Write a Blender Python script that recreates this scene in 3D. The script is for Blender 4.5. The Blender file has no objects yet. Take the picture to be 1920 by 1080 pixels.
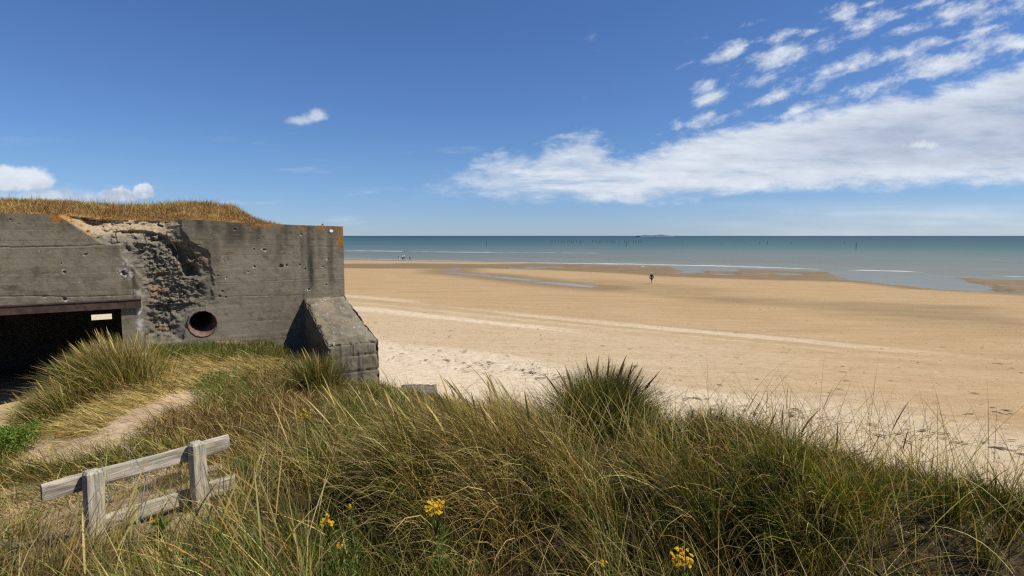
import bpy, math, random
import numpy as np
from mathutils import Vector

rng = np.random.default_rng(7)
random.seed(7)
R = math.radians
scene = bpy.context.scene
COL = scene.collection

# ------------------------------------------------------------------ camera, sky, sun, exposure
EYE = 7.6
FPX = 1100.0                       # focal length in pixels of the 1920 px wide photograph
PITCH = math.atan(98 / FPX)
cam_d = bpy.data.cameras.new('camera')
cam = bpy.data.objects.new('camera', cam_d)
COL.objects.link(cam)
cam.location = (0, 0, EYE)
cam.rotation_euler = (math.pi / 2 - PITCH, 0, 0)
cam_d.sensor_width = 36
cam_d.lens = 36 * FPX / 1920
cam_d.clip_start = 0.05
cam_d.clip_end = 90000
scene.camera = cam

SUN_EL = R(54)
SUN_DIR = Vector((0.995 * math.cos(SUN_EL), -0.12 * math.cos(SUN_EL), math.sin(SUN_EL))).normalized()
sun_d = bpy.data.lights.new('sun', 'SUN')
sun_d.energy = 5.0
sun_d.angle = R(0.53)
sun_d.color = (1.0, 0.95, 0.86)
sun = bpy.data.objects.new('sun', sun_d)
COL.objects.link(sun)
sun.rotation_euler = SUN_DIR.to_track_quat('Z', 'Y').to_euler()
sun.location = (30, -5, 60)

scene.view_settings.view_transform = 'Standard'
scene.view_settings.look = 'None'
scene.view_settings.gamma = 1.0
scene.view_settings.exposure = 0.15
scene.render.film_transparent = False
try:
    scene.cycles.max_bounces = 6
    scene.cycles.use_denoising = False
    scene.cycles.pixel_filter_type = 'BLACKMAN_HARRIS'
    scene.cycles.filter_width = 1.3
    scene.cycles.sample_clamp_indirect = 4.0
    scene.cycles.transparent_max_bounces = 6
    scene.cycles.diffuse_bounces = 3
    scene.cycles.caustics_reflective = False
    scene.cycles.caustics_refractive = False
except Exception:
    pass

CP, SP = math.cos(PITCH), math.sin(PITCH)


def ray(px, py):
    a = (px - 960) / FPX
    b = (540 - py) / FPX
    return np.array([a, CP + b * SP, -SP + b * CP])


def at(px, py, Y):
    """world point seen at photo pixel px,py at forward distance Y"""
    d = ray(px, py)
    return np.array([0, 0, EYE]) + d * (Y / d[1])


def on_z(px, py, z):
    d = ray(px, py)
    return np.array([0, 0, EYE]) + d * ((z - EYE) / d[2])


def proj(x, y, z):
    """world -> photo pixel"""
    zz = z - EYE
    f = y * CP - zz * SP
    u = y * SP + zz * CP
    f = np.where(f < 0.05, 0.05, f)
    return 960 + FPX * x / f, 540 - FPX * u / f


# ------------------------------------------------------------------ node helpers
class NT:
    def __init__(s, tree):
        s.t = tree
        s.n = tree.nodes
        s.l = tree.links

    def new(s, typ, **kw):
        n = s.n.new(typ)
        for k, v in kw.items():
            setattr(n, k, v)
        return n

    def link(s, a, b):
        s.l.new(a, b)

    def put(s, sock, v):
        if hasattr(v, 'is_output') or isinstance(v, bpy.types.NodeSocket):
            s.l.new(v, sock)
        else:
            if isinstance(v, (tuple, list)) and len(v) == 3 and sock.type == 'RGBA':
                v = (*v, 1)
            sock.default_value = v

    def m(s, op, a, b=0.0, c=0.0, clamp=False):
        n = s.new('ShaderNodeMath', operation=op)
        n.use_clamp = clamp
        s.put(n.inputs[0], a)
        s.put(n.inputs[1], b)
        s.put(n.inputs[2], c)
        return n.outputs[0]

    def add(s, a, b): return s.m('ADD', a, b)
    def sub(s, a, b): return s.m('SUBTRACT', a, b)
    def mul(s, a, b, clamp=False): return s.m('MULTIPLY', a, b, clamp=clamp)
    def div(s, a, b): return s.m('DIVIDE', a, b)
    def mx(s, a, b): return s.m('MAXIMUM', a, b)
    def mn(s, a, b): return s.m('MINIMUM', a, b)

    def ss(s, x, lo, hi, a=0.0, b=1.0):
        n = s.new('ShaderNodeMapRange', interpolation_type='SMOOTHSTEP')
        s.put(n.inputs['Value'], x)
        s.put(n.inputs['From Min'], lo)
        s.put(n.inputs['From Max'], hi)
        s.put(n.inputs['To Min'], a)
        s.put(n.inputs['To Max'], b)
        return n.outputs[0]

    def mix(s, f, a, b, blend='MIX'):
        n = s.new('ShaderNodeMix', data_type='RGBA', blend_type=blend)
        s.put(n.inputs[0], f)
        s.put(n.inputs[6], a)
        s.put(n.inputs[7], b)
        return n.outputs[2]

    def noise(s, vec, scale, detail=4, rough=0.55, dist=0.0, col=False, lac=2.0):
        n = s.new('ShaderNodeTexNoise')
        if vec is not None:
            s.link(vec, n.inputs['Vector'])
        n.inputs['Scale'].default_value = scale
        n.inputs['Detail'].default_value = detail
        n.inputs['Roughness'].default_value = rough
        n.inputs['Lacunarity'].default_value = lac
        n.inputs['Distortion'].default_value = dist
        return n.outputs['Color' if col else 'Fac']

    def comb(s, x, y, z=0.0):
        n = s.new('ShaderNodeCombineXYZ')
        s.put(n.inputs[0], x)
        s.put(n.inputs[1], y)
        s.put(n.inputs[2], z)
        return n.outputs[0]

    def mapping(s, vec, loc=(0, 0, 0), rot=(0, 0, 0), scale=(1, 1, 1)):
        n = s.new('ShaderNodeMapping')
        s.link(vec, n.inputs[0])
        n.inputs[1].default_value = loc
        n.inputs[2].default_value = rot
        n.inputs[3].default_value = scale
        return n.outputs[0]

    def ramp(s, f, stops, interp='LINEAR'):
        n = s.new('ShaderNodeValToRGB')
        n.color_ramp.interpolation = interp
        el = n.color_ramp.elements
        while len(el) < len(stops):
            el.new(0.5)
        for e, (p, c) in zip(el, stops):
            e.position = p
            e.color = (*c, 1) if len(c) == 3 else c
        s.put(n.inputs[0], f)
        return n.outputs[0]

    def curve(s, x, pts):
        n = s.new('ShaderNodeFloatCurve')
        c = n.mapping.curves[0]
        while len(c.points) < len(pts):
            c.points.new(0.5, 0.5)
        for p, (a, b) in zip(c.points, pts):
            p.location = (a, b)
            p.handle_type = 'AUTO'
        n.mapping.update()
        s.put(n.inputs['Value'], x)
        return n.outputs[0]


# ------------------------------------------------------------------ sky
world = bpy.data.worlds.new('World')
scene.world = world
world.use_nodes = True
w = NT(world.node_tree)
w.n.clear()
out = w.new('ShaderNodeOutputWorld')
bg = w.new('ShaderNodeBackground')
w.link(bg.outputs[0], out.inputs[0])
bg.inputs['Strength'].default_value = 0.066
sky = w.new('ShaderNodeTexSky', sky_type='NISHITA')
sky.sun_disc = False
sky.sun_elevation = SUN_EL
sky.sun_rotation = math.atan2(SUN_DIR.x, SUN_DIR.y)
sky.altitude = 0
sky.air_density = 1.0
sky.dust_density = 0.0
sky.ozone_density = 4.0
tc = w.new('ShaderNodeTexCoord')
sep = w.new('ShaderNodeSeparateXYZ')
w.link(tc.outputs['Generated'], sep.inputs[0])
X_, Y_, Z_ = sep.outputs
Yc = w.mx(Y_, 0.05)
gx = w.div(X_, Yc)
gz = w.div(Z_, Yc)
front = w.ss(Y_, 0.05, 0.2)


def gxy(px, py):
    d = ray(px, py)
    return d[0] / d[1], d[2] / d[1]


def gcurve(pts):
    """boundary in the sky: list of photo pixels -> elevation tangent as a function of azimuth tangent"""
    P = [gxy(*p) for p in pts]
    return w.mul(w.curve(w.mul(w.add(gx, 1.0), 0.5), [((a + 1) / 2, b * 2) for a, b in P]), 0.5)


G = w.comb(gx, gz, 0.0)
Gs = w.mapping(G, scale=(1.0, 2.6, 1.0), rot=(0, 0, R(-6)))        # flat stretched cloud texture
n_big = w.noise(Gs, 5.0, 5, 0.58)
n_fine = w.noise(Gs, 22.0, 5, 0.62)
n_cum = w.noise(w.mapping(G, loc=(3, 1, 0)), 26.0, 3, 0.6)
cumul = w.sub(w.add(w.mul(n_big, 0.6), w.mul(n_fine, 0.4)), 0.5)
# the large bank at right
up = gcurve([(0, 442), (560, 430), (780, 352), (905, 290), (960, 280), (1035, 248), (1080, 236), (1130, 252), (1180, 270), (1290, 248),
             (1400, 224), (1500, 205), (1640, 180), (1780, 150), (1920, 112)])
lo = gcurve([(0, 442), (560, 400), (780, 372), (1000, 382), (1200, 386), (1400, 374), (1600, 360), (1750, 354), (1920, 350)])
edge_up = w.add(w.sub(up, gz), w.mul(cumul, w.ss(gx, 0.0, 0.35, 0.24, 0.11)))
edge_lo = w.add(w.sub(gz, lo), w.mul(cumul, 0.10))
wid = w.ss(gx, -0.1, 0.35, 0.060, 0.022)
bank = w.mul(w.m('POWER', w.ss(w.div(edge_up, wid), 0.0, 1.25), 0.8), w.ss(edge_lo, -0.004, 0.030))
streak = w.noise(w.mapping(G, scale=(1.2, 9.0, 1), rot=(0, 0, R(-4))), 6.0, 6, 0.6)
thin = w.ss(gx, -0.1, 0.5, 0.0, 1.0)
body = w.ss(w.add(streak, w.mul(thin, 0.20)), 0.34, 0.68, 0.28, 0.97)
body = w.mx(body, w.ss(edge_up, 0.10, 0.03, 0.0, 0.95))
bank = w.mul(bank, body)
bank = w.mul(bank, w.ss(gx, -0.30, -0.06))
# broken altocumulus above the bank
Ga = w.mapping(G, scale=(1.0, 2.3, 1.0), rot=(0, 0, R(-22)))
na = w.noise(Ga, 9.5, 5, 0.62, dist=0.25)
ALTO = [(1370, 97, 55, 11), (1400, 84, 40, 7), (1460, 108, 80, 20), (1490, 95, 40, 12), (1440, 150, 70, 18), (1345, 180, 48, 11), (1455, 182, 52, 11), (1328, 156, 24, 11), (1572, 27, 40, 12),
        (1620, 48, 58, 15), (1600, 66, 40, 7), (1705, 54, 40, 10), (1771, 45, 20, 8), (1600, 122, 100, 17), (1575, 140, 70, 12), (1690, 100, 90, 13), (1790, 112, 130, 19), (1660, 155, 60, 17),
        (1880, 92, 110, 20), (1815, 17, 100, 15), (1890, 14, 70, 17), (1725, 10, 38, 7), (1404, 46, 22, 6), (1466, 66, 40, 9), (1525, 60, 30, 6), (1800, 72, 55, 5), (1285, 122, 20, 7), (1630, 8, 20, 5), (1740, 140, 80, 12),
        (1680, 32, 30, 5), (1850, 55, 60, 8), (1300, 232, 36, 20), (1110, 70, 22, 26), (1095, 182, 20, 14), (1500, 205, 60, 10)]
fld = None
for (ax_, ay_, arx, ary) in ALTO:
    cx, cz = gxy(ax_, ay_)
    rot_ = math.radians(17)
    dx_, dz_ = w.sub(gx, cx), w.sub(gz, cz)
    u_ = w.mul(w.add(w.mul(dx_, math.cos(rot_)), w.mul(dz_, math.sin(rot_))), FPX / arx)
    v_ = w.mul(w.sub(w.mul(dz_, math.cos(rot_)), w.mul(dx_, math.sin(rot_))), FPX / ary)
    e_ = w.sub(1.0, w.m('SQRT', w.add(w.mul(u_, u_), w.mul(v_, v_))))
    if ax_ < 1120:
        e_ = w.sub(e_, 0.75)
    fld = e_ if fld is None else w.mx(fld, e_)
fld = w.mx(fld, -1.2)
nc = w.noise(w.mapping(w.mapping(G, rot=(0, 0, R(-24))), scale=(1.0, 2.0, 1.0)), 22.0, 6, 0.66)
alto = w.ss(w.add(w.mul(fld, 0.55), w.add(w.mul(w.sub(na, 0.5), 2.0), w.mul(w.sub(nc, 0.5), 2.4))), -0.22, 0.95)
alto = w.mul(alto, w.ss(gx, 0.05, 0.3))


def puff(px, py, rx, ry, amp, soft, off=(0, 0, 0), sc=30.0, flat=0.0):
    """a single cloud: ellipse (in photo pixels) in the sky with a billowed edge"""
    cx, cz = gxy(px, py)
    v = w.noise(w.mapping(G, loc=off), sc, 4, 0.6)
    dx = w.div(w.sub(gx, cx), rx / FPX)
    dz = w.div(w.sub(gz, cz), ry / FPX)
    if flat:
        dz = w.mul(dz, w.ss(dz, -0.2, 0.2, flat, 1.0))
    r = w.m('SQRT', w.add(w.mul(dx, dx), w.mul(dz, dz)))
    return w.ss(w.add(w.sub(1.0, r), w.mul(w.sub(v, 0.5), amp)), 0.0, soft)


c_left = w.mx(puff(35, 338, 78, 32, 1.3, 0.35, (1, 0, 0), 16, 1.3),
              w.mx(puff(265, 362, 26, 20, 1.5, 0.3, (2, 0, 0), 40, 1.4), puff(222, 368, 44, 18, 1.6, 0.35, (7, 0, 0), 40, 1.3)))
c_left = w.mx(c_left, w.mul(puff(90, 372, 170, 22, 1.6, 0.8, (4, 0, 0), 14), 0.85))
c_small = w.mul(w.mx(puff(592, 220, 30, 18, 1.6, 0.9, (9, 3, 0), 45, 1.6), puff(570, 226, 38, 12, 1.2, 0.9, (3, 3, 0), 40)), 0.75)
c_dot = puff(1728, 272, 44, 13, 3.0, 1.1, (2, 8, 0), 38, 1.4)
veil = w.mul(w.mul(w.ss(gx, 0.1, 0.7), w.ss(gz, 0.075, 0.03)), w.ss(w.noise(w.mapping(G, scale=(1, 14, 1)), 3.0, 6, 0.55), 0.25, 0.75, 0.15, 0.6))
wisps = w.mul(w.ss(w.noise(w.mapping(G, loc=(0, 4, 0), scale=(1, 7, 1), rot=(0, 0, R(5))), 4.5, 7, 0.62), 0.56, 0.82), w.mul(w.ss(gz, 0.0, 0.03), w.ss(gz, 0.22, 0.08)))
wisps = w.mul(wisps, w.ss(gx, 0.1, -0.1, 0.1, 0.55))

dens = w.mx(bank, w.mx(alto, w.mx(c_left, w.mx(c_small, c_dot))))
dens = w.mx(dens, w.mx(veil, wisps))
dens = w.mul(w.mul(dens, 0.95), front)
# how much each cloud is lit: grey underside inside the bank
inside = w.mul(w.ss(w.sub(up, gz), 0.010, 0.075), w.ss(gx, 0.22, 0.72))
inside = w.mul(inside, w.ss(w.sub(gz, lo), 0.015, 0.075, 0.1, 1.0))
inside = w.mul(inside, w.ss(w.noise(Gs, 3.5, 4, 0.55), 0.3, 0.65, 0.45, 1.0))
inside = w.mul(inside, w.ss(c_dot, 0.0, 1.0, 1.0, 0.0))
left_low = w.mul(w.ss(gx, -0.55, -0.6), w.ss(gz, gxy(0, 350)[1] + 0.008, gxy(0, 350)[1] - 0.01))
shade = w.mx(inside, w.mul(left_low, w.ss(n_cum, 0.4, 0.6, 0.2, 0.8)))
relief = w.mul(w.ss(n_fine, 0.3, 0.7, 0.94, 1.04), w.ss(streak, 0.3, 0.7, 0.93, 1.06))
c_lit = w.mix(shade, (10.0, 10.7, 11.7), (5.9, 6.8, 8.7))
c_lit = w.mix(1.0, c_lit, w.comb(relief, relief, relief), 'MULTIPLY')
tint = w.mix(w.ss(gz, 0.0, 0.14), (0.70, 0.94, 1.52), (0.75, 0.99, 1.38))
sky_c = w.mix(1.0, sky.outputs[0], tint, 'MULTIPLY')
full = w.mix(dens, sky_c, c_lit)
w.link(full, bg.inputs['Color'])


# ------------------------------------------------------------------ numpy noise
def _h(ix, iy, seed):
    n = (ix.astype(np.int64) * 374761393 + iy.astype(np.int64) * 668265263 + seed * 974634777) & 0xffffffff
    n = ((n ^ (n >> 13)) * 1274126177) & 0xffffffff
    n = n ^ (n >> 16)
    return (n & 0xffffff) / float(0xffffff)


def vnoise(x, y, seed=0):
    x = np.asarray(x, float)
    y = np.asarray(y, float)
    ix = np.floor(x)
    iy = np.floor(y)
    fx = x - ix
    fy = y - iy
    fx = fx * fx * (3 - 2 * fx)
    fy = fy * fy * (3 - 2 * fy)
    a = _h(ix, iy, seed)
    b = _h(ix + 1, iy, seed)
    c = _h(ix, iy + 1, seed)
    d = _h(ix + 1, iy + 1, seed)
    return (a * (1 - fx) + b * fx) * (1 - fy) + (c * (1 - fx) + d * fx) * fy


def fbm(x, y, seed=0, octv=5, gain=0.5):
    s = 0.0
    a = 1.0
    t = 0.0
    x = np.asarray(x, float)
    y = np.asarray(y, float)
    for o in range(octv):
        s = s + a * vnoise(x, y, seed + o * 17)
        t += a
        a *= gain
        x = x * 2.03 + 11.3
        y = y * 2.03 + 5.7
    return s / t


def sstep(x, a, b):
    t = np.clip((x - a) / (b - a), 0, 1)
    return t * t * (3 - 2 * t)


def inpoly(x, y, poly):
    x = np.asarray(x, float)
    y = np.asarray(y, float)
    r = np.zeros(x.shape, bool)
    n = len(poly)
    for i in range(n):
        x0, y0 = poly[i][:2]
        x1, y1 = poly[(i + 1) % n][:2]
        if y0 == y1:
            continue
        c = ((y0 > y) != (y1 > y)) & (x < (x1 - x0) * (y - y0) / (y1 - y0) + x0)
        r ^= c
    return r


def polydist(x, y, poly, closed=True):
    """distance to a polyline (positive)"""
    d = np.full(np.shape(x), 1e9)
    n = len(poly)
    for i in range(n if closed else n - 1):
        x0, y0 = poly[i][:2]
        x1, y1 = poly[(i + 1) % n][:2]
        vx, vy = x1 - x0, y1 - y0
        L = vx * vx + vy * vy + 1e-9
        t = np.clip(((x - x0) * vx + (y - y0) * vy) / L, 0, 1)
        d = np.minimum(d, np.hypot(x - x0 - t * vx, y - y0 - t * vy))
    return d


def sdpoly(x, y, poly):
    d = polydist(x, y, poly)
    return np.where(inpoly(x, y, poly), d, -d)


def facets(x, y, seed=0, tilt=1.0):
    """broken-stone surface: flat tilted chips meeting at sharp edges, 0..1"""
    ix, iy = np.floor(x), np.floor(y)
    best = np.full(np.shape(x), 1e9)
    val = np.zeros(np.shape(x))
    for dx in (-1, 0, 1):
        for dy in (-1, 0, 1):
            cx, cy = ix + dx, iy + dy
            px, py = cx + _h(cx, cy, seed), cy + _h(cx, cy, seed + 1)
            d = (x - px) ** 2 + (y - py) ** 2
            v = _h(cx, cy, seed + 2) + tilt * ((_h(cx, cy, seed + 3) - .5) * (x - px) + (_h(cx, cy, seed + 4) - .5) * (y - py))
            m = d < best
            best = np.where(m, d, best)
            val = np.where(m, v, val)
    return val


# ------------------------------------------------------------------ mesh helpers
def mesh_np(name, V, F, mat=None, parent=None, cols=None, smooth=False, attrs=None):
    me = bpy.data.meshes.new(name)
    V = np.asarray(V, np.float32)
    F = np.asarray(F, np.int32)
    nf, k = F.shape
    me.vertices.add(len(V))
    me.vertices.foreach_set('co', V.ravel())
    me.loops.add(nf * k)
    me.loops.foreach_set('vertex_index', F.ravel())
    me.polygons.add(nf)
    me.polygons.foreach_set('loop_start', np.arange(0, nf * k, k, dtype=np.int32))
    if smooth:
        me.polygons.foreach_set('use_smooth', np.ones(nf, bool))
    me.update(calc_edges=True)
    if cols is not None:
        a = me.color_attributes.new('col', 'FLOAT_COLOR', 'POINT')
        c4 = np.ones((len(V), 4), np.float32)
        c4[:, :3] = cols
        a.data.foreach_set('color', c4.ravel())
    for an, av in (attrs or {}).items():
        a = me.attributes.new(an, 'FLOAT', 'POINT')
        a.data.foreach_set('value', np.asarray(av, np.float32).ravel())
    if mat:
        me.materials.append(mat)
    ob = bpy.data.objects.new(name, me)
    COL.objects.link(ob)
    if parent is not None:
        ob.parent = parent
    return ob


def mesh_py(name, V, F, mat=None, parent=None, smooth=False, bevel=0.0):
    me = bpy.data.meshes.new(name)
    me.from_pydata([tuple(map(float, v)) for v in V], [], [tuple(f) for f in F])
    if smooth:
        for p in me.polygons:
            p.use_smooth = True
    me.update()
    if mat:
        me.materials.append(mat)
    ob = bpy.data.objects.new(name, me)
    COL.objects.link(ob)
    if parent is not None:
        ob.parent = parent
    if bevel:
        b = ob.modifiers.new('bevel', 'BEVEL')
        b.width = bevel
        b.segments = 2
    return ob


def tag(o, label=None, cat=None, group=None, kind=None):
    if label:
        o['label'] = label
    if cat:
        o['category'] = cat
    if group:
        o['group'] = group
    if kind:
        o['kind'] = kind
    return o


def empty(name, loc, rz=0.0):
    e = bpy.data.objects.new(name, None)
    e.empty_display_size = 0.2
    e.location = loc
    e.rotation_euler = (0, 0, rz)
    COL.objects.link(e)
    return e


def grid_faces(nr, nc):
    i = np.arange(nr - 1)[:, None] * nc + np.arange(nc - 1)[None, :]
    i = i.ravel()
    return np.stack([i, i + 1, i + nc + 1, i + nc], 1)


def tube_vf(path, radii, n=8, V=None, F=None, cap=True):
    """tube along a path of points"""
    V = [] if V is None else V
    F = [] if F is None else F
    base = len(V)
    path = [Vector(p) for p in path]
    up = Vector((0, 0, 1))
    for i, p in enumerate(path):
        a = path[max(i - 1, 0)]
        b = path[min(i + 1, len(path) - 1)]
        t = (b - a).normalized()
        s = t.cross(up)
        if s.length < 0.05:
            s = t.cross(Vector((1, 0, 0)))
        s.normalize()
        q = s.cross(t)
        r = radii[i] if hasattr(radii, '__len__') else radii
        for k in range(n):
            an = 2 * math.pi * k / n
            V.append(p + s * (math.cos(an) * r) + q * (math.sin(an) * r))
    for i in range(len(path) - 1):
        for k in range(n):
            a = base + i * n + k
            b = base + i * n + (k + 1) % n
            F.append((a, b, b + n, a + n))
    if cap:
        F.append(tuple(base + k for k in range(n))[::-1])
        F.append(tuple(base + (len(path) - 1) * n + k for k in range(n)))
    return V, F


# ------------------------------------------------------------------ materials
def mat_new(name):
    m = bpy.data.materials.new(name)
    m.use_nodes = True
    t = NT(m.node_tree)
    t.n.clear()
    o = t.new('ShaderNodeOutputMaterial')
    return m, t, o


def principled(t, o, col, rough=0.8, spec=0.3, metal=0.0, bump=None, bstr=0.3, bdist=0.02):
    p = t.new('ShaderNodeBsdfPrincipled')
    t.put(p.inputs['Base Color'], col)
    t.put(p.inputs['Roughness'], rough)
    t.put(p.inputs['Metallic'], metal)
    t.put(p.inputs['Specular IOR Level'], spec)
    if bump is not None:
        b = t.new('ShaderNodeBump')
        b.inputs['Strength'].default_value = bstr
        b.inputs['Distance'].default_value = bdist
        t.put(b.inputs['Height'], bump)
        t.link(b.outputs[0], p.inputs['Normal'])
    t.link(p.outputs[0], o.inputs[0])
    return p


def pos(t):
    g = t.new('ShaderNodeNewGeometry')
    return g.outputs['Position']


def objc(t):
    return t.new('ShaderNodeTexCoord').outputs['Object']


def attr(t, name, out='Fac'):
    a = t.new('ShaderNodeAttribute')
    a.attribute_name = name
    return a.outputs[out]


def simple(name, col, rough=0.7, var=0.15, scale=8.0, metal=0.0, spec=0.3, bump=0.0):
    m, t, o = mat_new(name)
    n = t.noise(objc(t), scale, 5, 0.6)
    c = t.mix(t.ss(n, 0.3, 0.7), tuple(x * (1 - var) for x in col), tuple(min(1, x * (1 + var)) for x in col))
    principled(t, o, c, rough, spec, metal, n if bump else None, bump, 0.01)
    return m


def grass_mat(name, rough=0.5, trans=0.22, spec=0.14):
    m, t, o = mat_new(name)
    c = attr(t, 'col', 'Color')
    p = t.new('ShaderNodeBsdfPrincipled')
    t.link(c, p.inputs['Base Color'])
    p.inputs['Roughness'].default_value = rough
    p.inputs['Specular IOR Level'].default_value = spec
    tr = t.new('ShaderNodeBsdfTranslucent')
    t.link(t.mix(1.0, c, (1.15, 1.1, 0.6), 'MULTIPLY'), tr.inputs[0])
    mx = t.new('ShaderNodeMixShader')
    mx.inputs[0].default_value = trans
    t.link(p.outputs[0], mx.inputs[1])
    t.link(tr.outputs[0], mx.inputs[2])
    t.link(mx.outputs[0], o.inputs[0])
    return m


M_GRASS = grass_mat('marram')
M_DRY = grass_mat('dry_straw', 0.6, 0.25, 0.2)
M_FLOWER = grass_mat('petals', 0.6, 0.3, 0.2)

# ------------------------------------------------------------------ beach and sea
SH_A = np.array([0.82, -0.57])      # along the shore
SH_B = np.array([0.57, 0.82])       # towards the sea
SEA_Z = -0.5


def beach_base(x, y):
    b = SH_B[0] * x + SH_B[1] * y
    a = SH_A[0] * x + SH_A[1] * y
    # waterline position wanders along the shore
    aa = np.clip(a, -400, 400)
    shore = np.interp(aa, [-400, -159, -110, -62, -20, 16, 60, 120, 400], [60, 131, 146, 152, 149, 141, 137, 135, 120])
    s = b / shore
    z = np.interp(s, [-2.0, 0.0, 0.14, 0.2, 0.27, 0.45, 0.65, 0.9, 1.0, 1.05, 1.2, 6.0],
                  [3.5, 2.2, 1.25, 1.0, 0.8, 0.4, 0.02, -0.36, -0.5, -0.75, -1.6, -14.0])
    return z, a, b, s


# features of the tidal flat, measured in the photograph and laid out on the sand as world polygons
def zpoly(pts, z=SEA_Z):
    return [on_z(px, py, z)[:2] for px, py in pts]


POOLS = [
    zpoly([(1560, 511), (1600, 508), (1660, 514), (1720, 516), (1800, 523), (1812, 530), (1848, 535), (1850, 541), (1838, 545), (1900, 548), (1990, 551), (1990, 556),
           (1900, 554), (1820, 550), (1740, 544), (1660, 534), (1600, 526), (1570, 517)]),
    zpoly([(1255, 500), (1300, 499), (1360, 501), (1385, 506), (1370, 509), (1330, 508), (1300, 505), (1320, 511), (1265, 514), (1285, 509), (1270, 504)]),
    zpoly([(1418, 513), (1436, 512.5), (1436, 515), (1420, 515)]),
    zpoly([(1450, 512), (1494, 513.5), (1492, 516), (1460, 515)]),
    zpoly([(1344, 513), (1375, 514), (1372, 516), (1346, 515.5)]),
    zpoly([(960, 502), (1050, 500), (1060, 502), (1000, 505), (955, 505)]),
]
STREAM = zpoly([(858, 505), (842, 511), (850, 516), (900, 520), (960, 527), (1000, 532), (1040, 538), (1080, 543), (1130, 547)], -0.3)
WETS = [   # (polygon, wetness)
    (zpoly([(600, 497), (760, 495), (900, 496), (1000, 494), (1300, 500), (1600, 505), (1990, 528), (1990, 565), (1850, 553), (1740, 548), (1600, 531), (1400, 527), (1250, 522), (1150, 515),
            (1040, 509), (900, 505), (800, 506), (600, 507)], -0.42), 0.95),
    (zpoly([(860, 508), (842, 512), (852, 519), (920, 527), (1000, 538), (1100, 552), (1290, 563), (1480, 571), (1700, 580), (1920, 588), (1920, 600), (1990, 640), (1700, 612), (1500, 590), (1330, 578),
            (1200, 558), (1100, 545), (1060, 535), (1000, 524), (920, 517), (880, 511)], -0.2), 0.36),
    (zpoly([(1000, 530), (1100, 527), (1300, 540), (1420, 550), (1330, 566), (1200, 560), (1080, 548)], -0.2), 0.25),
    (zpoly([(1480, 572), (1700, 580), (1990, 592), (1990, 660), (1800, 640), (1620, 615), (1500, 595)], 0.0), 0.16),
]


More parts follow.
